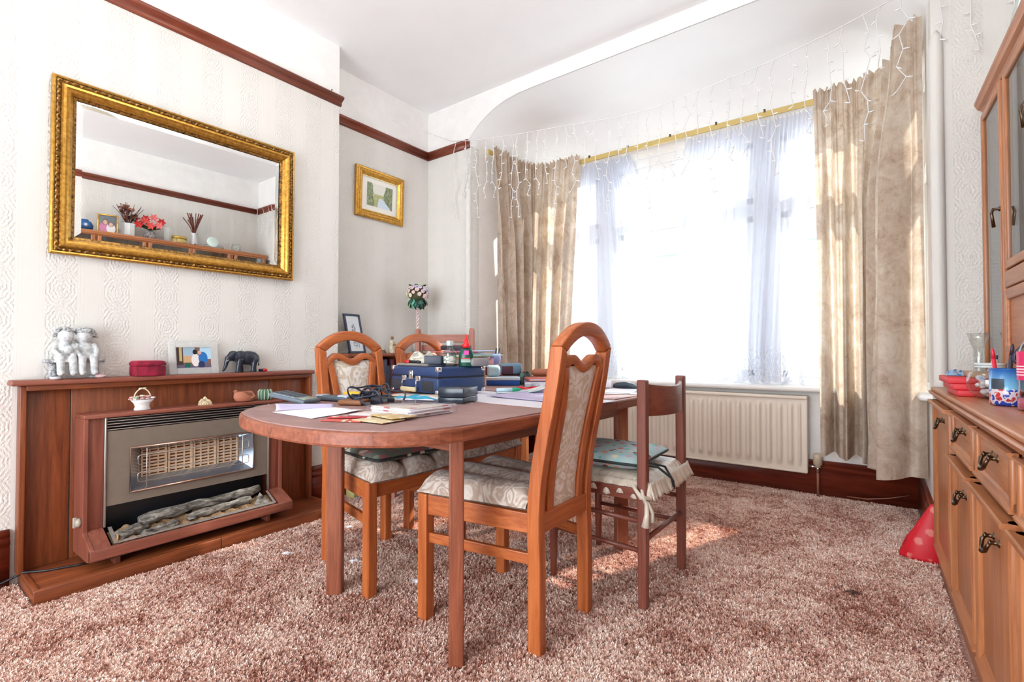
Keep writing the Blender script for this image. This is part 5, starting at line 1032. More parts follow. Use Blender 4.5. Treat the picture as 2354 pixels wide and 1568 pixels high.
# ---------------------------------------------------------------- icicle lights
t = thing('string_lights', 'white icicle string lights draped across the arch of the bay', 'string lights', (-1.2, 2.985, 2.55)); wire = plain('white_wire', srgb(226, 226, 226), .4)
wp = [(-2.64, 2.708), (-2.2, 2.640), (-1.74, 2.585), (-1.40, 2.540), (-1.11, 2.522), (-.84, 2.543), (-.43, 2.587), (-.19, 2.632), (.08, 2.700), (.30, 2.745), (.52, 2.735), (.70, 2.745)]
def wz(x):
    for (x0, z0), (x1, z1) in zip(wp, wp[1:]):
        if x <= x1: return z0 + (z1 - z0) * (x - x0) / (x1 - x0)
    return wp[-1][1]
b = MB(); b.tube([(-3.14, 2.585, 2.871), (-2.99, 2.80, 2.812), (-2.856, 2.985, 2.760), (-2.76, 2.985, 2.740)] + [(x, 2.985, z) for x, z in wp], .003, 5); b.build('main_wire', wire, t, world=True)
bulb_b = MB(); bulb_b.tube([(0, 0, 0), (.012, 0, .0), (.026, 0, 0)], [.003, .0038, .0026], 5); bulb0 = None
rnd = random.Random(17); drops = []
for ln in (.24, .34, .46, .58, .40):
    pts = [V((0, 0, 0))]; at_ = []; x = 0; z = 0; k = 0
    while -z < ln:
        st = rnd.uniform(.05, .085); x += rnd.uniform(-.030, .030) - x * .4; z -= st; pts.append(V((x, rnd.uniform(-.006, .006), z))); at_.append((pts[-1], rnd.choice((-1, 1)), rnd.uniform(-.7, .5)))
    b = MB(); b.tube(pts, .0026, 5); drops.append((b, at_))
protos = []
xs = [-2.80, -2.70, -2.645]; x = -2.56
while x < .18: xs.append(x); x += rnd.uniform(.066, .090)
xs += [.27, .36, .50, .64]
for i, x in enumerate(xs):
    k = [0, 3, 1, 4, 2, 3, 0, 2][(i * 3 + i // 8) % 8] if x > -2.6 else (3, 2, 1)[i % 3]; k = min(k, 4)
    if x > .2: k = (1, 2, 0, 1)[i % 4]
    T_ = M.Translation((x + 1.2, 0, (wz(x) if x > -2.6 else 2.735) - 2.55)) @ M.Rotation(rnd.uniform(-.5, .5) + (pi if rnd.random() < .4 else 0), 4, 'Z')
    b, at_ = drops[k]
    pr_ = next((o for o in protos if o[0] == k), None)
    if pr_ is None: d = b.build('light_drop', wire, t); protos.append((k, d))
    else: d = inst(pr_[1], 'light_drop', t)
    d.matrix_basis = T_
    for (p, sg, tilt) in at_:
        Tb = M.Translation(p) @ M.Rotation(0 if sg > 0 else pi, 4, 'Z') @ M.Rotation(-tilt, 4, 'Y')
        if bulb0 is None: bulb0 = bulb_b.build('bulb', plain('clear_bulb', srgb(240, 240, 238), .2), d); bulb0.matrix_basis = Tb
        else: inst(bulb0, 'bulb', d, Tb)

# ---------------------------------------------------------------- radiator
t = thing('radiator', 'cream fluted panel radiator under the bay window', 'radiator', (-1.18, 3.90, .165)); rad = plain('cream_enamel', srgb(226, 216, 202), .35)
RX0, RX1 = -1.98, -.380
def rp_(u, v):
    x = RX0 + (RX1 - RX0) * u; z = .165 + .510 * v; ph = ((x - RX1) / .0665) % 1.0; d = min(ph, 1 - ph) * 2; gr = 1 if d < .35 else (0 if d > .75 else (.75 - d) / .4)
    ms = min(1, max(0, (z - .205) / .03)) * min(1, max(0, (.632 - z) / .03)); ed = 1 if (x < RX0 + .04 or x > RX1 - .035) else 0
    return (x, 3.876 - .018 * (1 - gr) * ms * (1 - ed), z)
b = MB(); b.grid(384, 34, rp_); b.build('front_panel', rad, t, world=True)
wb('back_panel', rad, RX0 + .01, RX1 - .01, 3.925, 3.93, .17, .66, .002, t)
b = MB(); b.rb(RX0 - .004, RX1 + .004, 3.852, 3.945, .660, .684, .006); b.build('top_grille', rad, t, world=True)
for x in (RX0 - .004, RX1 - .004): wb('side_panel', rad, x, x + .008, 3.856, 3.944, .166, .672, .003, t)
b = MB(); b.rb(RX0, RX1, 3.862, 3.876, .160, .176, .005); b.build('bottom_edge', rad, t, world=True)
b = MB(); b.lathe([(.018, .205), (.018, .218), (.027, .222), (.028, .285), (.024, .295), (0, .296)], 16, (-.322, 3.905, 0)); b.build('valve_cap', plain('valve_cream', srgb(206, 190, 166), .45), t, world=True)
b = MB(); b.tube([(RX1, 3.905, .205), (-.322, 3.905, .205)], .010, 10); b.tube([(-.322, 3.905, .218), (-.322, 3.905, .17)], .012, 10); b.build('valve_body', chrome, t, world=True)
b = MB(); b.tube([(-.322, 3.905, .19), (-.322, 3.905, 0)], .0085, 10); b.build('pipe', plain('painted_copper', srgb(150, 96, 74), .4), t, world=True)
b = MB(); b.tube([(-.16, 3.93, .03), (-.05, 3.88, .045), (.06, 3.86, .075), (.16, 3.90, .10)], .0035, 6); tag(b.build('aerial_cable', plain('tan_cable', srgb(150, 100, 82), .5)), 'thin tan cable lying in the bay corner below the curtain', 'cord')

# ---------------------------------------------------------------- bookcase in the alcove
t = thing('bookcase', 'low wooden bookcase in the alcove behind the dining chairs', 'bookcase', (-3.02, 2.44, 0))
x0, x1, y0, y1 = -3.155, -2.885, 2.02, 2.93
for y in (y0, 2.46, y1 - .02): wb('side', wood_mahog['Z'], x0, x1, y, y + .02, 0, .95, .002, t)
for z in (.06, .36, .66): wb('shelf', wood_mahog['Y'], x0, x1 - .004, y0 + .02, y1 - .02, z, z + .018, .002, t)
wb('top', wood_mahog['Y'], x0, x1 + .012, y0 - .015, y1, .95, .972, .003, t); wb('back', wood_mahog['Z'], x0 - .006, x0, y0, y1, .02, .95, .001, t)
rnd = random.Random(31); cols = [(126, 34, 44), (60, 66, 88), (160, 150, 130), (40, 76, 64), (110, 80, 60), (188, 180, 166), (90, 30, 50), (70, 90, 120), (180, 150, 96), (50, 50, 56)]
cn = ['dark red', 'slate blue', 'stone', 'bottle green', 'brown', 'off-white', 'wine red', 'steel blue', 'ochre', 'black']
pl = ['first', 'second', 'third', 'fourth', 'fifth', 'sixth', 'seventh', 'eighth', 'ninth', 'tenth', 'eleventh', 'twelfth', 'thirteenth', 'fourteenth', 'fifteenth', 'sixteenth']
bm_ = [plain('book_cover_%d' % i, srgb(*c), .6) for i, c in enumerate(cols)]
for sh, zb, hmax in (('top', .678, .262), ('middle', .378, .265)):
    y = y0 + .023; i = 0
    while y < y1 - .06 and i < 16:
        th = rnd.uniform(.022, .045); h = hmax - rnd.uniform(.0, .06); dpt = rnd.uniform(.17, .22); k = (i * 7 + (3 if sh == 'top' else 0) + i // 3) % 10
        if y < 2.485 and y + th > 2.455: y = 2.485
        o = thing('book', '%s book on the %s shelf of the bookcase, %s from its chimney end' % (cn[k], sh, pl[i]), 'book', (x1 - .02, y + th / 2, zb + .001), 0, 'books in the bookcase')
        b = MB(); b.rb(-dpt, 0, -th / 2, -th / 2 + .003, 0, h, .001); b.rb(-dpt, 0, th / 2 - .003, th / 2, 0, h, .001); b.rb(-.004, .003, -th / 2, th / 2, 0, h, .002); b.build('cover', bm_[k], o)
        b = MB(); b.bx(-dpt + .004, -.005, -th / 2 + .003, th / 2 - .003, .004, h - .005); b.build('pages', paper, o); y += th + .0015; i += 1
BT = .973
t = thing('photo_frame', 'dark blue photo frame leaning against the wall on top of the bookcase', 'photo frame', (-3.055, 2.212, BT)); t.rotation_euler = (0, R(-14), R(8)); fr = plain('navy_frame', srgb(50, 58, 84), .35)
for (a, b_, c, d) in ((-.078, -.062, 0, .30), (.062, .078, 0, .30), (-.062, .062, 0, .016), (-.062, .062, .284, .30)): b = MB(); b.rb(-.007, .009, a, b_, c, d, .003); b.build('frame', fr, t)
sk = NT('pencil_sketch'); tg = sk.node('TexCoord'); s_ = sk.node('SeparateXYZ'); sk.l.new(tg.outputs['Object'], s_.inputs[0]); y_, z_ = s_.outputs['Y'], s_.outputs['Z']
nn_ = sk.noise(sk.coord('Object', (40, 40, 40)), 1.5, 4, .7); sk.col(paint(sk, srgb(222, 228, 234), [(sk.math('MULTIPLY', elp(sk, 0, .17, .020, .055), sk.math('GREATER_THAN', nn_, .47)), srgb(120, 132, 142)), (sk.math('MULTIPLY', elp(sk, .008, .075, .034, .040), sk.math('GREATER_THAN', nn_, .50)), srgb(150, 160, 170))])); sk.p(Roughness=.3); sk = sk.mat
b = MB(); b.bx(-.004, .002, -.063, .063, .014, .286); b.build('sketch', sk, t); b = MB(); b.add([(-.006, -.02, .19), (-.006, .02, .19), (-.072, .02, .02), (-.072, -.02, .02)], [(0, 1, 2, 3)]); b.build('strut', black, t, solid=.003)
t = thing('angel_figurine', 'small cream figurine of a standing woman holding a bowl on the bookcase', 'figurine', (-2.965, 2.455, BT)); b = MB(); b.lathe([(.024, 0), (.026, .006), (.018, .045), (.013, .068), (.016, .085), (.012, .098), (.006, .104)], 14); b.tube([(0, -.015, .088), (.016, -.016, .070), (.024, .0, .066)], [.006, .005, .004], 8); b.tube([(0, .015, .088), (.016, .018, .072), (.026, .004, .068)], [.006, .005, .004], 8); b.build('body', stone('cream_stone', srgb(176, 158, 126), srgb(232, 222, 198), 80), t)
b = MB(); b.ell((.002, 0, .116), (.012, .012, .014)); b.build('head', plain('brown_head', srgb(136, 108, 84), .7), t); b = MB(); b.ell((.026, .002, .066), (.012, .012, .007)); b.build('bowl', plain('gold_bowl', srgb(150, 116, 50), .4, .5), t)
crumple('potpourri', 'small heap of dried potpourri between the photo frame and the cream figurine', 'ornament', (-2.97, 2.335, BT), .075, .10, .045, floral('potpourri_bits', srgb(110, 88, 60), [srgb(130, 96, 60), srgb(190, 180, 150), srgb(96, 70, 60), srgb(150, 120, 90), srgb(206, 196, 180)], 60, .8), 13, 0, 22)
# flower topiary
t = thing('flower_topiary', 'topiary ball of pink and cream flowers on a twisted stem, in the alcove corner', 'artificial plant', (-3.0, 2.745, BT))
b = MB(); b.lathe([(.042, 0), (.052, .08), (.058, .085), (.058, .098), (.050, .098), (.046, .085), (0, .085)], 20); b.build('pot', plain('white_pot', srgb(222, 218, 212), .4), t)
b = MB(); 
for q in (0, pi): b.tube([(.007 * cos(a * 5 + q), .007 * sin(a * 5 + q), .085 + .31 * a / (2 * pi)) for a in [2 * pi * k / 60 for k in range(61)]], .0065, 6)
b.build('twisted_stem', plain('pale_pink_stem', srgb(226, 206, 204), .6), t)
b = MB(); b.ell((0, 0, .475), (.070, .070, .062), 14); b.build('moss_ball', plain('moss', srgb(86, 84, 58), .9, noise=.3, ns=90), t)
lf = MB()
def leaf_pt(u, v): x = .060 * u; w = .019 * sin(pi * min(1, u * .96 + .04)) ** .8; return (x, (2 * v - 1) * w, -.006 * (2 * v - 1) ** 2 + .010 * sin(u * 2.4) - .012 * u * u)
lf.grid(6, 4, leaf_pt); lm = [plain('leaf_green_%d' % i, srgb(*c), .4) for i, c in enumerate(((24, 66, 48), (60, 118, 54), (36, 90, 76), (96, 170, 140)))]
fm = [plain('petal_%d' % i, srgb(*c), .6) for i, c in enumerate(((226, 200, 196), (206, 194, 226), (232, 228, 198), (216, 188, 190), (190, 192, 126)))]
rnd = random.Random(6); l0 = [None] * 4; f0 = [None] * 5
for i in range(34):
    a = i * 2.4; e = R(-62 + (i % 3) * 16) if i < 28 else R(70); p = V((cos(a) * cos(e) * .066, sin(a) * cos(e) * .066, .468 + sin(e) * .060))
    T_ = M.Translation(p) @ M.Rotation(a, 4, 'Z') @ M.Rotation(R(62 + rnd.uniform(-18, 18)) if i < 28 else R(-40), 4, 'Y') @ M.Rotation(rnd.uniform(-.5, .5), 4, 'X'); k = (0, 0, 2, 0, 1, 0, 2, 3)[i % 8]
    if l0[k] is None: l0[k] = lf.build('leaf', lm[k], t); l0[k].matrix_basis = T_
    else: inst(l0[k], 'leaf', t, T_)
for i in range(44):
    a = i * 2.399; e = R(-18 + 100 * i / 44); rr = .084; p = V((cos(a) * cos(e) * rr, sin(a) * cos(e) * rr, .482 + sin(e) * .074)); T_ = M.Translation(p) @ p.normalized().to_track_quat('Z', 'Y').to_matrix().to_4x4(); d = V((cos(a) * cos(e), sin(a) * cos(e), sin(e))); T_ = M.Translation(p) @ d.to_track_quat('Z', 'Y').to_matrix().to_4x4() @ M.Scale(rnd.uniform(.9, 1.3), 4); k = i % 5
    if f0[k] is None:
        b = MB()
        for q in range(5): b.ell((.0095 * cos(q * 1.257), .0095 * sin(q * 1.257), .003), (.009, .009, .0035), 6)
        b.ell((0, 0, .005), .0045, 6); f0[k] = b.build('flower', fm[k], t); f0[k].matrix_basis = T_
    else: inst(f0[k], 'flower', t, T_)

# ---------------------------------------------------------------- odds and ends on the floor
for nm, (x, y), a, lab in (('paper_scrap', (-2.312, 1.275), 20, 'white paper scrap on the carpet in front of the hearth'), ('paper_scrap', (-2.374, 1.67), 60, 'cream paper scrap on the carpet near the hearth corner')):
    t = thing(nm, lab, 'litter', (x, y, .010), R(a)); b = MB(); b.grid(4, 4, lambda u, v: (-.02 + .04 * u, -.016 + .032 * v, .006 * sin(u * 4) * sin(v * 3))); b.build('scrap', paper, t, solid=.001)
for (x, y), lab in (((-1.977, 1.42), 'crumpled foil wrapper on the carpet under the table near its leg'), ((-1.587, 1.458), 'clear crumpled wrapper on the carpet behind the front arched chair'), ((-.083, 2.446), 'brown speck of debris on the open carpet towards the sideboard')):
    c_ = paper if x < -1 else plain('brown_debris', srgb(70, 44, 38), .9); crumple('wrapper', lab, 'litter', (x, y, .004), .05, .036, .016, c_, int(-x * 10), R(30), 8)
t = thing('printed_packet', 'blue and green printed packet lying on the carpet beside the alcove skirting', 'packet', (-2.745, 2.12, .045), R(60)); b = MB(); b.tube([(-.09, 0, 0), (.09, 0, 0)], .042, 16); b.build('body', floral('blue_print', srgb(20, 84, 170), [srgb(20, 84, 170), srgb(40, 150, 190), srgb(120, 200, 90), srgb(16, 60, 140)], 22, .3), t)
boxthing('carton', 'upright pale yellow carton on the carpet beside the blue packet', 'box', (-2.845, 2.03, 0), R(10), .07, .06, .13, plain('pale_yellow_card', srgb(204, 196, 130), .6))
# carpet pile: thousands of small curled tufts over the floor in view
b = MB(); rnd = random.Random(77)
for i in range(7):
    a = i * .9 + rnd.uniform(-.3, .3); r0 = .002; r1 = rnd.uniform(.004, .009); h = rnd.uniform(.008, .013); w = .0016; ca, sa = cos(a), sin(a)
    P = [(r0, 0), (r0 + (r1 - r0) * .4, h * .7), (r1, h)]
    vs = []
    for (r, z), ww in zip(P, (w, w, w * .7)): vs += [(r * ca - ww * sa, r * sa + ww * ca, z), (r * ca + ww * sa, r * sa - ww * ca, z)]
    b.add(vs, [(0, 1, 3, 2), (2, 3, 5, 4)], 0, True)
tuft = b.build('carpet_tuft', pile_m); C.objects.unlink(tuft)
b = MB(); b.add([(-2.62, .40, .001), (.22, .40, .001), (.22, 3.04, .001), (-2.62, 3.04, .001)], [(0, 1, 2, 3)]); b.add([(BL, 3.04, .001), (.20, 3.04, .001), (.20, BF, .001), (BL, BF, .001)], [(0, 1, 2, 3)]); b.add([(-2.94, -.05, .001), (-2.645, -.05, .001), (-2.645, .425, .001), (-2.94, .425, .001)], [(0, 1, 2, 3)]); b.add([(-3.15, 1.79, .001), (-2.62, 1.79, .001), (-2.62, 3.0, .001), (-3.15, 3.0, .001)], [(0, 1, 2, 3)]); b.add([(-2.645, .15, .001), (-1.2, .15, .001), (-1.2, .40, .001), (-2.645, .40, .001)], [(0, 1, 2, 3)])
pile = stuff(b.build('carpet_pile', carpet_m, floor))
g = bpy.data.node_groups.new('pile', 'GeometryNodeTree'); g.interface.new_socket('Geometry', in_out='INPUT', socket_type='NodeSocketGeometry'); g.interface.new_socket('Geometry', in_out='OUTPUT', socket_type='NodeSocketGeometry')
gi = g.nodes.new('NodeGroupInput'); go = g.nodes.new('NodeGroupOutput'); dp = g.nodes.new('GeometryNodeDistributePointsOnFaces'); dp.inputs['Density'].default_value = 21000
oi = g.nodes.new('GeometryNodeObjectInfo'); oi.inputs['Object'].default_value = tuft; oi.inputs['As Instance'].default_value = True
ip = g.nodes.new('GeometryNodeInstanceOnPoints'); rv = g.nodes.new('FunctionNodeRandomValue'); rv.data_type = 'FLOAT_VECTOR'; rv.inputs[0].default_value = (-.5, -.5, 0); rv.inputs[1].default_value = (.5, .5, 6.283)
rs = g.nodes.new('FunctionNodeRandomValue'); rs.data_type = 'FLOAT'; rs.inputs[2].default_value = .6; rs.inputs[3].default_value = 1.1
g.links.new(gi.outputs[0], dp.inputs['Mesh']); g.links.new(dp.outputs['Points'], ip.inputs['Points']); g.links.new(oi.outputs['Geometry'], ip.inputs['Instance']); g.links.new(rv.outputs[0], ip.inputs['Rotation']); g.links.new(rs.outputs[1], ip.inputs['Scale']); g.links.new(ip.outputs['Instances'], go.inputs[0])
md = pile.modifiers.new('pile', 'NODES'); md.node_group = g
# ---------------------------------------------------------------- sideboard and display cabinet
SB = (.222, 2.98, 0); SR = R(1.0)
t = thing('sideboard', 'long teak sideboard with panelled doors, drawers and drop handles', 'sideboard', SB, SR)
DP = .455                                                          # local: x into the wall, y = 0 at the window end running to -2.04
def lb(name, m, x0, x1, y0, y1, z0, z1, r=.003, par=None): b = MB(); b.rb(x0, x1, y0, y1, z0, z1, r); return b.build(name, m, par)
def cove(name, y0, y1, z0, z1, out, m, par):
    """concave pull moulding projecting from the front"""
    h = z1 - z0; pr = [(.006, z0)] + [(-out + (out - .002) * (1 - sin(a)) * 1.0 - 0, z0 + h * .72 * (1 - cos(a))) for a in [pi / 2 * k / 8 for k in range(9)]] 
    pr = [(.006, z0), (-.002, z0)] + [(-out * (1 - cos(pi / 2 * k / 8)) - .002, z0 + h * .74 * sin(pi / 2 * k / 8)) for k in range(1, 9)] + [(-out - .004, z0 + h * .80), (-out - .003, z1 - .002), (-out + .002, z1), (.006, z1)]
    b = MB(); b.ext(pr, lambda x, z, d: (x, d, z), y0, y1); return b.build(name, m, par)
YE = -2.04
lb('carcass_end', wood_teak['Z'], .004, DP, -.022, 0, .002, .79, .003, t); lb('carcass_end', wood_teak['Z'], .004, DP, YE, YE + .022, .002, .79, .003, t)
lb('back_board', wood_teak['Z'], DP - .008, DP, YE + .02, -.02, .08, .79, .002, t)
lb('plinth', wood_teak['Y'], .0, .016, YE, -.0, .0, .105, .003, t); lb('carcass_floor', wood_teak['Y'], .01, DP - .01, YE + .02, -.02, .088, .104, .002, t)
lb('worktop', wood_teak['Y'], -.018, DP, YE - .01, .012, .812, .829, .005, t)
b = MB(); b.ext([(.0, .780), (-.006, .780), (-.010, .790), (-.022, .797), (-.026, .806), (-.024, .812), (.0, .812)], lambda x, z, d: (x, d, z), YE - .01, .012); b.build('worktop_moulding', wood_teak['Y'], t); lb('carcass_top', wood_teak['Y'], .0, DP, YE, -.002, .778, .812, .002, t)
for y in (-.555, -1.018, -1.490): lb('divider', wood_teak['Z'], .004, .03, y - .020, y + .020, .105, .78, .002, t)
for y in (-1.040,): pass
hb = [None]
def handle(par, y, z, horiz):
    """drop handle on two roses"""
    b = MB()
    for s in (-1, 1): b.lathe([(.011, 0), (.011, .003), (.006, .006), (.005, .015), (.0075, .018), (.0075, .022), (0, .024)], 12, T=TR((-.002, y + s * .030, z), ry=R(-90)))
    pts = [(-.020, y - .030, z), (-.026, y - .032, z - .010), (-.029, y - .023, z - .026), (-.031, y, z - .032), (-.029, y + .023, z - .026), (-.026, y + .032, z - .010), (-.020, y + .030, z)]
    b.tube(pts, [.004, .005, .0045, .006, .0045, .005, .004], 8); b.ell((-.031, y, z - .032), (.007, .008, .007), 10); b.build('handle', bronze, par)
def door(y0, y1, z0, z1, hz, name='door'):
    """framed panel door with moulded head and foot"""
    w = .034; b = MB(); b.rb(-.004, .016, y0, y1, z0 + .02, z1 - .02, .002); d = b.build(name, wood_teak['Z'], t)
    for (a, c) in ((y0, y0 + w), (y1 - w, y1)): b = MB(); b.ext([(.0, a), (-.014, a + .004), (-.018, a + .012), (-.014, c - .008), (-.004, c)] if a == y0 else [(-.004, a), (-.014, a + .008), (-.018, c - .012), (-.014, c - .004), (.0, c)], lambda x, y, d_: (x, y, d_), z0, z1); b.build('stile', wood_teak['Z'], d)
    cove('head_moulding', y0, y1, z1 - .052, z1, .030, wood_teak['Y'], d); b = MB(); b.ext([(.0, z0), (-.020, z0), (-.020, z0 + .006), (-.004, z0 + .040), (.0, z0 + .040)], lambda x, z, d_: (x, d_, z), y0, y1); b.build('foot_moulding', wood_teak['Y'], d)
    handle(d, (y0 + y1) / 2, hz, True); return d
def drawer(y0, y1, z0, z1):
    b = MB(); b.rb(-.004, .016, y0, y1, z0 + .005, z1 - .01, .002); d = b.build('drawer', wood_teak['Y'], t)
    for (a, c) in ((y0, y0 + .022), (y1 - .022, y1)): b = MB(); b.rb(-.014, 0, a, c, z0, z1, .004); b.build('edge', wood_teak['Z'], d)
    b = MB(); b.ext([(.0, z1 - .016), (-.010, z1 - .014), (-.020, z1 - .006), (-.020, z1), (0, z1)], lambda x, z, q: (x, q, z), y0, y1); b.build('top_moulding', wood_teak['Y'], d)
    b = MB(); b.ext([(.0, z0), (-.018, z0), (-.020, z0 + .008), (-.012, z0 + .012), (-.010, z0 + .022), (-.004, z0 + .026), (0, z0 + .026)], lambda x, z, q: (x, q, z), y0, y1); b.build('foot_moulding', wood_teak['Y'], d)
    handle(d, (y0 + y1) / 2, (z0 + z1) / 2 + .022, True)
door(-.530, -.030, .108, .774, .706)
for (a, c) in ((-.995, -.578), (-1.468, -1.040), (-2.012, -1.512)):
    drawer(a, c, .640, .774); door(a, c, .108, .618, .52)
# upper display cabinet
t = thing('display_cabinet', 'teak display cabinet with leaded-handle glass doors standing on the sideboard', 'cabinet', (SB[0], SB[1], .830), SR)
t['label'] = 'teak display cabinet with glass doors and a drop-front panel standing on the sideboard'
U = .180; Z0, Z1 = .001, 1.225
lb('side', wood_teak['Z'], U + .006, DP, -.018, .0, Z0, Z1, .002, t); lb('side', wood_teak['Z'], U + .006, DP, YE, YE + .018, Z0, Z1, .002, t)
lb('back', wood_teak['Z'], DP - .006, DP, YE, 0, Z0, Z1, .001, t); lb('top', wood_teak['Y'], U, DP, YE, 0, Z1, Z1 + .016, .002, t); lb('base', wood_teak['Y'], U, DP, YE, 0, Z0, .018, .002, t)
for z in (.42, .80): lb('glass_shelf', cabinet_glass, U + .03, DP - .01, YE + .02, -.02, z, z + .006, .001, t)
for y in (-.40, -1.24, -1.66): lb('divider', wood_teak['Z'], U + .004, DP - .01, y - .012, y + .012, .018, Z1, .002, t)
pr = [(.03, Z1 + .002), (-.004, Z1 + .002), (-.010, Z1 + .012), (-.024, Z1 + .020), (-.030, Z1 + .034), (-.034, Z1 + .040), (-.034, Z1 + .052), (.03, Z1 + .052)]
b = MB(); b.ext(pr, lambda x, z, d: (U + x, d, z), YE - .012, .012); b.build('cornice', wood_teak['Y'], t); lb('cornice_board', wood_teak['Y'], U + .02, DP, YE - .01, .010, Z1 + .038, Z1 + .052, .002, t)
CT = .830 + Z1 + .053
def gdoor(y0, y1, z0, z1, hs):
    w = .032; d = None
    for (a, c, e, f) in ((y0, y0 + w, z0, z1), (y1 - w, y1, z0, z1), (y0 + w, y1 - w, z0, z0 + w), (y0 + w, y1 - w, z1 - w, z1)):
        b = MB(); b.rb(U - .018, U + .002, a, c, e, f, .005)
        if d is None: d = b.build('glass_door', wood_teak['Z'], t)
        else: b.build('rail', wood_teak['Z' if f - e > c - a else 'Y'], d)
    b = MB(); b.bx(U - .010, U - .006, y0 + w, y1 - w, z0 + w, z1 - w); b.build('pane', cabinet_glass, d)
    yh = y0 + w / 2 if hs < 0 else y1 - w / 2; b = MB(); b.lathe([(.010, 0), (.010, .004), (.005, .008), (.005, .022), (0, .024)], 10, T=TR((U - .016, yh, (z0 + z1) / 2 + .10), ry=R(-90))); b.tube([(U - .036, yh, (z0 + z1) / 2 + .105), (U - .042, yh, (z0 + z1) / 2 + .085), (U - .036, yh, (z0 + z1) / 2 + .03)], [.004, .005, .006], 8); b.build('handle', bronze, d)
gdoor(-.375, -.012, .02, Z1 - .02, -1); gdoor(-.82, -.42, .47, Z1 - .02, -1); gdoor(-1.23, -.825, .47, Z1 - .02, 1); gdoor(-1.65, -1.25, .02, Z1 - .02, 1); gdoor(-2.03, -1.67, .02, Z1 - .02, -1)
lb('shelf_rail', wood_teak['Y'], U - .020, U + .01, -1.23, -.42, .40, .462, .006, t)
b = MB(); b.rb(U - .012, U + .004, -1.23, -.42, .03, .395, .003); d = b.build('drop_front', wood_teak['Y'], t)
for (a, c, e, f) in ((-.46, -.42, .03, .395), (-1.23, -1.19, .03, .395), (-1.19, -.46, .355, .395), (-1.19, -.46, .03, .07)): b = MB(); b.rb(U - .022, U - .008, a, c, e, f, .005); b.build('panel_moulding', wood_teak['Y'], d)
# glassware inside, seen through the doors
wg = glassy('drinking_glass', (.9, .96, .96, 1), .02, .66)
for i, (y, z) in enumerate(((-.12, .018), (-.24, .018), (-.16, .426), (-.28, .426), (-.14, .806), (-.27, .806), (-.55, .806), (-.70, .806))):
    o = thing('wine_glass', ('stemmed glass on the base of the end display cabinet bay, %s', 'stemmed glass on the lower glass shelf of the display cabinet, %s', 'stemmed glass on the upper glass shelf of the display cabinet, %s', 'stemmed glass on the upper glass shelf of the wide cabinet bay, %s')[(i // 2)] % ('nearer the window' if i % 2 == 0 else 'farther from the window'), 'glass', (0, 0, 0), 0, 'glassware in the display cabinet')
    o.matrix_basis = TR(SB, rz=SR) @ M.Translation((U + .13, y, .830 + z + .001)); b = MB(); b.lathe([(.030, 0), (.030, .003), (.004, .010), (.004, .075), (.026, .095), (.034, .130), (.030, .165), (.028, .165), (.032, .130), (.024, .098), (0, .088)], 18); b.build('bowl', wg, o)

# ---------------------------------------------------------------- on the sideboard
CZ = .830
red = plain('red_card', srgb(208, 28, 40), .5); dk = plain('navy_card', srgb(28, 30, 62), .5)
for i, (dx, dy) in enumerate(((.0, .0), (-.012, .012), (-.024, .026))):
    boxthing('red_box', ('flat red box at the bottom of the stack on the sideboard corner', 'flat red box in the middle of the stack on the sideboard corner', 'flat red box on top of the stack on the sideboard corner')[i], 'box', (.310 + dx, 2.52 + dy, CZ + .0225 * i), R(2), .15, .22, .022, red, .002, 'red boxes on the sideboard')
boxthing('navy_box', 'small navy box standing beside the stack of red boxes', 'box', (.370, 2.37, CZ), R(2), .12, .08, .024, dk, .002)
boxthing('wooden_box', 'flat brown wooden box lying on the stack of red boxes', 'box', (.330, 2.53, CZ + .068), R(2), .11, .16, .020, plain('light_brown_wood', srgb(170, 130, 92), .5), .003)
crumple('sweet_wrapper', 'small blue and silver wrapper on the stack of red boxes', 'wrapping', (.255, 2.60, CZ + .068), .06, .06, .026, floral('blue_foil', srgb(150, 180, 210), [srgb(220, 228, 236), srgb(90, 130, 190), srgb(190, 206, 220)], 60, .2), 4, 0, 12)
boxthing('red_packet', 'pink-red packet jutting from the top of the red box stack towards the window', 'packet', (.238, 2.66, CZ + .0448), R(30), .04, .05, .014, plain('pink_red_card', srgb(222, 84, 92), .5), .004)
# glass jar of sweets, mug of pens, plastic bottle
t = thing('glass_jar', 'round ribbed glass jar with wrapped sweets between the red boxes and the mug', 'jar', (.318, 2.345, CZ)); b = MB(); b.lathe([(0, .001), (.034, .001), (.056, .025), (.066, .058), (.058, .090), (.040, .104), (.036, .108), (.040, .116), (.036, .117)], 28); b.build('glass', glassy('jar_glass', (.93, .97, .97, 1), .02, .74), t)
b = MB(); b.lathe([(.038, .108), (.041, .108), (.041, .1135), (.038, .1135), (.038, .115), (.041, .115), (.041, .124), (.0, .124)], 24); b.build('rim', plain('pale_jar_lid', srgb(206, 214, 214), .3), t)
sweets = floral('sweet_wrappers', srgb(216, 206, 206), [srgb(210, 90, 70), srgb(230, 226, 230), srgb(120, 140, 190), srgb(226, 200, 190), srgb(180, 70, 90)], 60, .3); rnd = random.Random(2); b = MB()
for i in range(26): a = rnd.uniform(0, 6.3); r = rnd.uniform(0, .040); b.ell((r * cos(a), r * sin(a), rnd.uniform(.014, .074)), (.012, .010, .009), 7)
stuff(b.build('sweets', sweets, t))
t = thing('picture_mug', 'mug printed with a blue sky scene, holding pens, on the sideboard', 'mug', (.322, 2.105, CZ), R(40)); mg_ = NT('mug_print'); tg = mg_.node('TexCoord'); s_ = mg_.node('SeparateXYZ'); mg_.l.new(tg.outputs['Object'], s_.inputs[0]); y_, z_ = s_.outputs['Y'], s_.outputs['Z']; x_ = s_.outputs['X']
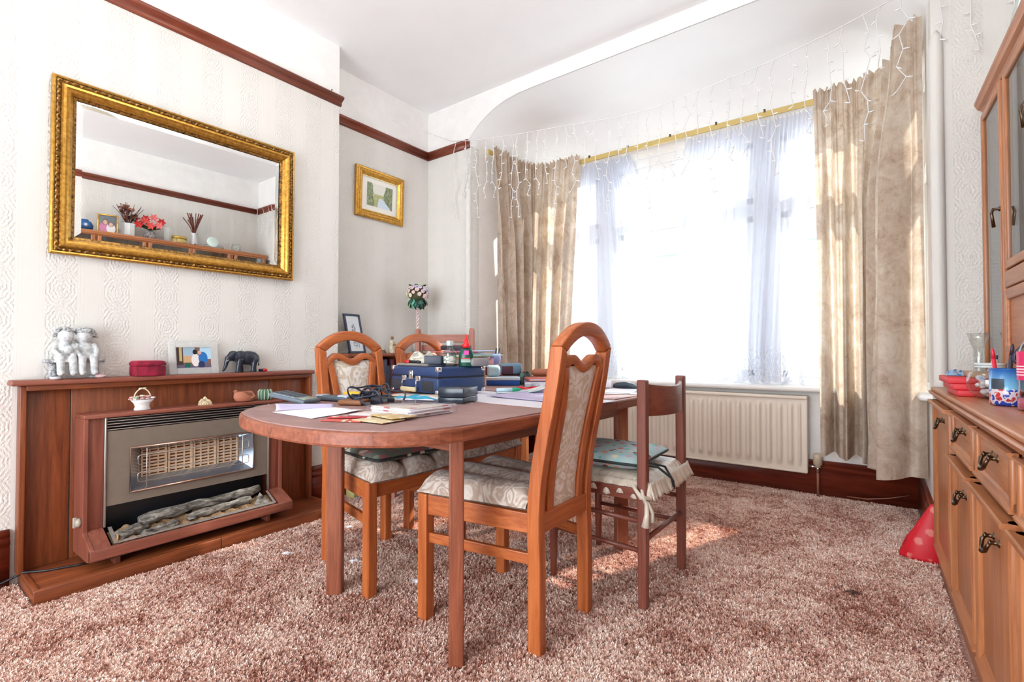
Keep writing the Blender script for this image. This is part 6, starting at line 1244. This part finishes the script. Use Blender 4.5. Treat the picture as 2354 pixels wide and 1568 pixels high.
nz = mg_.noise(mg_.coord('Object', (30, 30, 30)), 1.4, 3); skyc = mg_.ramp(mg_.math('MULTIPLY', z_, 8.5), [(.45, srgb(120, 190, 226)), (.9, srgb(24, 92, 168))]); low = mg_.ramp(nz, [(.38, srgb(40, 70, 180)), (.46, srgb(214, 206, 214)), (.55, srgb(190, 60, 60)), (.62, srgb(60, 50, 60))], 'CONSTANT')
c_ = mg_.mix(mg_.math('GREATER_THAN', z_, mg_.math('ADD', .052, mg_.math('MULTIPLY', mg_.math('SUBTRACT', nz, .5), .03))), low, skyc); bld = mg_.math('MULTIPLY', mg_.math('LESS_THAN', mg_.math('ABSOLUTE', mg_.math('SUBTRACT', y_, -.004)), .018), mg_.math('LESS_THAN', mg_.math('ABSOLUTE', mg_.math('SUBTRACT', z_, .066)), .016)); c_ = mg_.mix(mg_.math('MULTIPLY', bld, mg_.math('LESS_THAN', x_, 0)), c_, srgb(52, 66, 80)); mg_.col(c_); mg_.p(Roughness=.2); mg_ = mg_.mat
b = MB(); b.lathe([(0, .001), (.036, .001), (.040, .006), (.041, .112), (.038, .112), (.036, .010), (0, .008)], 28); b.build('body', mg_, t)
b = MB(); b.tube([(.038, 0, .090), (.058, 0, .088), (.068, 0, .060), (.058, 0, .030), (.039, 0, .026)], .006, 8); b.build('handle', plain('white_glaze', srgb(224, 226, 232), .2), t); b = MB(); b.lathe([(.0412, .111), (.0412, .113), (.037, .113)], 28, caps=False); b.build('rim', plain('blue_glaze', srgb(40, 100, 180), .2), t)
for i, (dx, dy, tx, ty, h, m_, nm, lab) in enumerate(((-.018, .012, -.010, .012, .162, plain('red_pen', srgb(216, 40, 66), .3), 'pen', 'red pen leaning in the picture mug'), (.0, .010, .016, .006, .176, plain('dark_purple_pen', srgb(56, 44, 66), .35), 'pen', 'dark pointed pen in the picture mug beside the red one'), (.010, -.014, .022, -.010, .150, darkgrey, 'pen', 'grey ballpoint pen at the back of the picture mug'), (.018, -.004, .030, .004, .148, plain('violet_pen', srgb(110, 90, 140), .35), 'pen', 'violet pen leaning out of the picture mug'))):
    o = thing(nm, lab, 'pen', (.322 + dx, 2.105 + dy, CZ + .012), 0, 'pens in the mug'); b = MB(); b.tube([(0, 0, 0), (tx * .8, ty * .8, h * .8)], .0055, 8); b.build('barrel', m_, o); b = MB(); b.tube([(tx * .8, ty * .8, h * .8), (tx * .95, ty * .95, h * .95), (tx, ty, h)], [.0055, .0045, .002], 8); b.build('tip', m_, o)
t = thing('scissors', 'scissors with black looped handles standing in the picture mug', 'scissors', (.335, 2.095, CZ + .012)); b = MB(); b.tube([(0, 0, 0), (.02, -.012, .12)], .005, 6); b.build('blades', chrome, t); b = MB(); b.tube([(.02 + .016 * cos(a) + .010 * sin(a), -.012 - .010 * cos(a), .146 + .028 * sin(a)) for a in [2 * pi * k / 16 for k in range(16)]], .0048, 6, True); b.build('handles', plain('scissor_black', srgb(40, 40, 58), .35), t)
t = thing('lotion_bottle', 'clear plastic bottle with pink contents and label beside the picture mug', 'bottle', (.352, 1.955, CZ)); b = MB(); b.lathe([(0, 0), (.030, 0), (.034, .004), (.033, .040), (.031, .075), (.032, .110), (.032, .160), (.022, .190), (.012, .205), (.0, .205)], 24); b.build('body', glassy('clear_bottle_plastic', (.86, .88, .9, 1), .05, .66), t)
b = MB(); b.lathe([(.0, .003), (.0325, .005), (.0315, .034), (0, .034)], 24); b.build('contents', plain('pink_lotion', srgb(220, 110, 130), .4), t); b = MB(); b.lathe([(.0335, .085), (.0335, .165)], 24, caps=False); b.build('label', plain('cerise_label', srgb(212, 50, 100), .4), t)
b = MB(); 
for z in (.098, .106, .114, .122): b.lathe([(.0338, z), (.0338, z + .0035)], 24, caps=False)
b.build('label_lettering', plain('pale_label_print', srgb(236, 210, 214), .5), t); b = MB(); b.lathe([(.014, .204), (.014, .230), (0, .232)], 14); b.build('cap', plain('pink_cap', srgb(232, 130, 150), .3), t)
t = thing('candle', 'ivory cone-shaped candle leaning at the back of the sideboard by the cabinet', 'candle', (.352, 2.66, CZ)); b = MB(); b.lathe([(.022, 0), (.020, .05), (.011, .125), (.007, .135), (0, .136)], 16, T=M.Rotation(R(10), 4, 'Y')); b.build('body', plain('ivory_wax', srgb(226, 212, 192), .5), t); b = MB(); b.lathe([(.007, .134), (.006, .15), (0, .151)], 8, T=M.Rotation(R(10), 4, 'Y')); b.build('tip', darkgrey, t)
t = thing('bud_vase', 'tall clear glass bud vase against the wall at the window end of the sideboard', 'vase', (.345, 2.80, CZ)); b = MB(); b.lathe([(0, .001), (.026, .001), (.024, .02), (.016, .10), (.018, .17), (.030, .215), (.036, .24), (.034, .24), (.028, .215), (.015, .17), (.013, .10), (.02, .02), (0, .012)], 22); b.build('glass', glassy('bud_glass', (.96, .97, .96, 1), .02, .80), t)

# ---------------------------------------------------------------- along the top of the cabinet (seen in the mirror)
def on_top(y, x=.34): q = TR(SB, rz=SR) @ V((x, y, CT)); return (q.x, q.y, CT + .001)
pz = .0
cbl = plain('cobalt_glaze', srgb(30, 90, 150), .25); t = thing('blue_vase', 'round blue vase with a white motif on top of the display cabinet', 'vase', on_top(-1.72)); b = MB(); b.lathe([(0, 0), (.04, 0), (.068, .035), (.072, .065), (.055, .100), (.032, .112), (.034, .122), (.028, .122), (.026, .110), (0, .10)], 24); b.build('body', cbl, t)
b = MB()
for k in range(3): a = pi * k / 3; b.tube([(-.0695, -.018 * cos(a), .062 - .018 * sin(a)), (-.0735, 0, .062), (-.0695, .018 * cos(a), .062 + .018 * sin(a))], .0035, 5)
b.build('white_motif', paper, t)
def gphoto(y, lab, w, h, rz, cols):
    t = thing('photo_frame', lab, 'photo frame', V(on_top(y, .25)) + V((0, 0, .003)), R(180 + rz)); t.rotation_euler = (0, R(-10), R(180 + rz))
    for (a, c, e, f) in ((-w / 2, -w / 2 + .014, 0, h), (w / 2 - .014, w / 2, 0, h), (-w / 2, w / 2, 0, .014), (-w / 2, w / 2, h - .014, h)): b = MB(); b.rb(-.008, .008, a, c, e, f, .003); b.build('frame', gold, t)
    m_ = NT('portrait'); tg = m_.node('TexCoord'); s_ = m_.node('SeparateXYZ'); m_.l.new(tg.outputs['Object'], s_.inputs[0]); global y_, z_; y_, z_ = s_.outputs['Y'], s_.outputs['Z']
    m_.col(paint(m_, cols[0], [(elp(m_, .024, h * .30, .042, .06), cols[1]), (elp(m_, -.026, h * .26, .036, .055), cols[2]), (elp(m_, .022, h * .60, .026, .034), srgb(52, 36, 34)), (elp(m_, .020, h * .57, .017, .024), srgb(190, 140, 120)), (elp(m_, -.026, h * .50, .024, .030), srgb(60, 44, 40)), (elp(m_, -.026, h * .475, .016, .021), srgb(196, 150, 130))])); m_.p(Roughness=.3)
    b = MB(); b.bx(-.004, .001, -w / 2 + .012, w / 2 - .012, .012, h - .012); b.build('portrait', m_.mat, t); b = MB(); b.add([(-.006, -.02, h * .6), (-.006, .02, h * .6), (-.06, .02, .0), (-.06, -.02, .0)], [(0, 1, 2, 3)]); b.build('strut', darkgrey, t, solid=.003)
gphoto(-1.55, 'gilt photo frame of two people between the blue and white vases', .17, .20, 10, [srgb(60, 72, 84), srgb(176, 70, 130), srgb(200, 196, 200)])
gphoto(-1.90, 'gilt photo frame behind the blue vase at the far end of the cabinet top', .16, .20, -8, [srgb(90, 84, 90), srgb(196, 80, 120), srgb(210, 200, 196)])
pv_ = plain('white_vase_glaze', srgb(226, 230, 230), .25); t = thing('white_vase', 'faceted white vase of dried brown hydrangeas on top of the cabinet', 'vase', on_top(-1.36)); b = MB(); b.lathe([(0, 0), (.055, 0), (.062, .03), (.062, .13), (.066, .15), (.058, .15), (.055, .13), (0, .12)], 8, sm=False); b.build('body', pv_, t)
dr = [plain('dried_%d' % i, srgb(*c), .8) for i, c in enumerate(((110, 56, 44), (140, 84, 64), (84, 50, 40)))]; rnd = random.Random(41)
for i in range(16): a = rnd.uniform(0, 6.3); r = rnd.uniform(.02, .085); z = .20 + rnd.uniform(0, .14) * (1.2 - r * 6); b = MB(); [b.ell((r * cos(a) + rnd.uniform(-.02, .02), r * sin(a) + rnd.uniform(-.02, .02), z + rnd.uniform(-.015, .02)), (.014, .014, .010), 6) for _ in range(6)]; b.build('dried_flower', dr[i % 3], t)
for i in range(13): a = i * .5; r = .10 + rnd.uniform(0, .06); b = MB(); b.tube([(0, 0, .12), (r * .5 * cos(a), r * .5 * sin(a), .24), (r * cos(a), r * sin(a), .33 + rnd.uniform(-.04, .08))], [.003, .003, .002], 5); b.build('twig', dr[2], t)
t = thing('poinsettia_vase', 'dark patterned vase with red and pink fabric poinsettias on top of the cabinet', 'vase', on_top(-1.17)); b = MB(); b.lathe([(0, 0), (.045, 0), (.058, .04), (.050, .09), (.040, .105), (0, .10)], 20); b.build('body', stone('dark_lustre', srgb(84, 76, 78), srgb(176, 170, 172), 60), t)
pm = [plain('poinsettia_%d' % i, srgb(*c), .6) for i, c in enumerate(((206, 50, 50), (226, 120, 120), (214, 80, 76)))]; gr_ = plain('fabric_leaf', srgb(50, 80, 54), .6)
for i, (dy, dz, dx) in enumerate(((-.10, .22, -.02), (-.02, .25, -.05), (.06, .20, -.06), (.11, .16, -.03), (-.06, .17, -.08), (.02, .15, -.09), (.03, .24, .04))):
    b = MB()
    for k in range(6): a = k * 1.047; b.loft([[(dx + (.0) + .012 * e, -dy + .044 * r * cos(a) - .013 * w * sin(a), dz + .044 * r * sin(a) + .013 * w * cos(a)) for w in (-1, 0, 1)] for r, e, wd in ((.1, 0, 1), (.55, -1, 1), (1, 0, 1))], caps=False) if 0 else b.add([(dx, -dy, dz), (dx - .012, -dy + .024 * cos(a) - .014 * sin(a), dz + .024 * sin(a) + .014 * cos(a)), (dx - .004, -dy + .050 * cos(a), dz + .050 * sin(a)), (dx - .012, -dy + .024 * cos(a) + .014 * sin(a), dz + .024 * sin(a) - .014 * cos(a))], [(0, 1, 2), (0, 2, 3)])
    b.build('poinsettia', pm[i % 3], t)
for i in range(12): a = i * .52; b = MB(); b.add([(0, 0, .11), (.05 * cos(a) - .02 * sin(a), .07 * sin(a) + .02 * cos(a), .15), (.09 * cos(a), .12 * sin(a), .15 + .03 * (i % 3)), (.05 * cos(a) + .02 * sin(a), .07 * sin(a) - .02 * cos(a), .15)], [(0, 1, 2, 3)]); b.build('leaf', gr_, t)
t = thing('cut_glass_vase', 'cut-glass vase beside the poinsettias on top of the cabinet', 'vase', on_top(-1.00)); b = MB(); b.lathe([(0, 0), (.040, 0), (.036, .03), (.045, .12), (.055, .17), (.050, .17), (.040, .12), (0, .02)], 10, sm=False); b.build('glass', cg, t)
t = thing('cake_tin', 'round gold and cream tin on top of the cabinet', 'tin', on_top(-.89)); b = MB(); b.lathe([(0, 0), (.075, 0), (.075, .066), (0, .066)], 28); b.build('body', floral('tin_print', srgb(206, 186, 120), [srgb(206, 186, 120), srgb(170, 140, 60), srgb(220, 206, 160)], 40, .35), t); b = MB(); b.lathe([(.077, .062), (.077, .090), (.070, .096), (.012, .096), (.010, .108), (0, .110)], 28); b.build('lid', plain('gold_lid', srgb(190, 160, 80), .35, .5), t)
t = thing('slim_vase', 'slim blue and white vase of dried stems on top of the cabinet', 'vase', on_top(-.74)); b = MB(); b.lathe([(0, 0), (.035, 0), (.042, .04), (.030, .10), (.022, .13), (.034, .16), (.028, .16), (.018, .13), (0, .12)], 20); b.build('body', floral('blue_white_glaze', srgb(226, 228, 232), [srgb(226, 228, 232), srgb(60, 80, 130), srgb(210, 216, 226)], 34, .25), t)
for i in range(22): a = rnd.uniform(0, 6.3); r = rnd.uniform(.03, .12); b = MB(); b.tube([(0, 0, .13), (r * .4 * cos(a), r * .4 * sin(a), .24), (r * cos(a), r * sin(a), .36 + rnd.uniform(-.05, .05))], [.004, .005, .006], 5); b.build('dried_stem', dr[i % 3], t)
for i, (w, z) in enumerate(((.10, 0), (.105, .016), (.10, .031))): o = thing('plate', ('white plate at the bottom of the stack on the cabinet top', 'white plate in the middle of the stack on the cabinet top', 'dark-rimmed white plate on top of the stack on the cabinet top')[i], 'plate', V(on_top(-.53)) + V((0, 0, z))); b = MB(); b.lathe([(0, 0), (w * .6, 0), (w, .012), (w, .015), (w * .6, .005), (0, .004)], 28); b.build('dish', pv_, o); b = MB(); b.tube([(w * cos(a), w * sin(a), .0145) for a in [2 * pi * k / 28 for k in range(28)]], .002, 5, True); b.build('rim', plain('slate_rim', srgb(70, 80, 96), .3) if i == 2 else pv_, o)
t = thing('goldfish_bowl', 'clear round glass bowl at the window end of the cabinet top', 'bowl', on_top(-.28)); b = MB(); b.lathe([(0, 0), (.030, 0), (.052, .03), (.055, .07), (.042, .11), (.040, .11), (.052, .07), (.048, .03), (0, .006)], 24); b.build('glass', glassy('bowl_glass', (.95, .97, .96, 1), .02, .78), t)
t = thing('pot_lid', 'round white and green china dish standing at the front of the cabinet top', 'dish', on_top(-.60, .185), 0); b = MB(); b.lathe([(0, 0), (.05, .002), (.062, .014), (.060, .018), (.0, .012)], 28, T=TR((0, 0, .062), ry=R(-80))); b.build('dish', plain('pale_green_glaze', srgb(206, 222, 214), .25), t)
# red fabric bag on the floor by the sideboard
rf = NT('red_brocade'); vo = rf.node('TexVoronoi'); rf.l.new(rf.coord(), vo.inputs['Vector']); vo.inputs['Scale'].default_value = 16; rf.col(rf.ramp(rf.math('ADD', vo.outputs['Distance'], rf.math('MULTIPLY', rf.noise(rf.coord(), 60, 2), .3)), [(.36, srgb(222, 120, 110)), (.46, srgb(206, 22, 40))])); rf.p(Roughness=.5); rf = rf.mat
t = thing('gift_bag', 'red patterned bag slumped on the carpet at the window end of the sideboard', 'bag', (.175, 3.045, 0)); b = MB(); b.loft([[(.095 * k * cos(2 * pi * j / 22) * (1 + .08 * sin(4 * j * .57 + z * 22)) + .04 * z / .25, .045 * k * sin(2 * pi * j / 22), z) for j in range(22)] for z, k in ((.0, .95), (.02, 1), (.10, .82), (.18, .52), (.25, .26), (.27, .18))]); b.build('body', rf, t)
# ceiling pendant, reflected in the mirror
t = thing('ceiling_light', 'shallow cream glass bowl ceiling light in the middle of the room', 'ceiling light', (-1.25, .95, 2.86)); b = MB(); b.lathe([(.03, -.035), (.12, -.022), (.19, .005), (.225, .04), (.219, .042), (.185, .012), (.12, -.014), (.03, -.028)], 36); b.build('bowl', plain('cream_glass', srgb(226, 220, 200), .3), t)
for k in range(3): a = k * 2.094; b = MB(); b.tube([(.21 * cos(a), .21 * sin(a), .035), (.02 * cos(a), .02 * sin(a), .23)], .0025, 5); b.build('chain', bronze, t)
b = MB(); b.lathe([(.05, .232), (.045, .215), (.0, .21)], 20); b.build('ceiling_rose', white_paint, t)
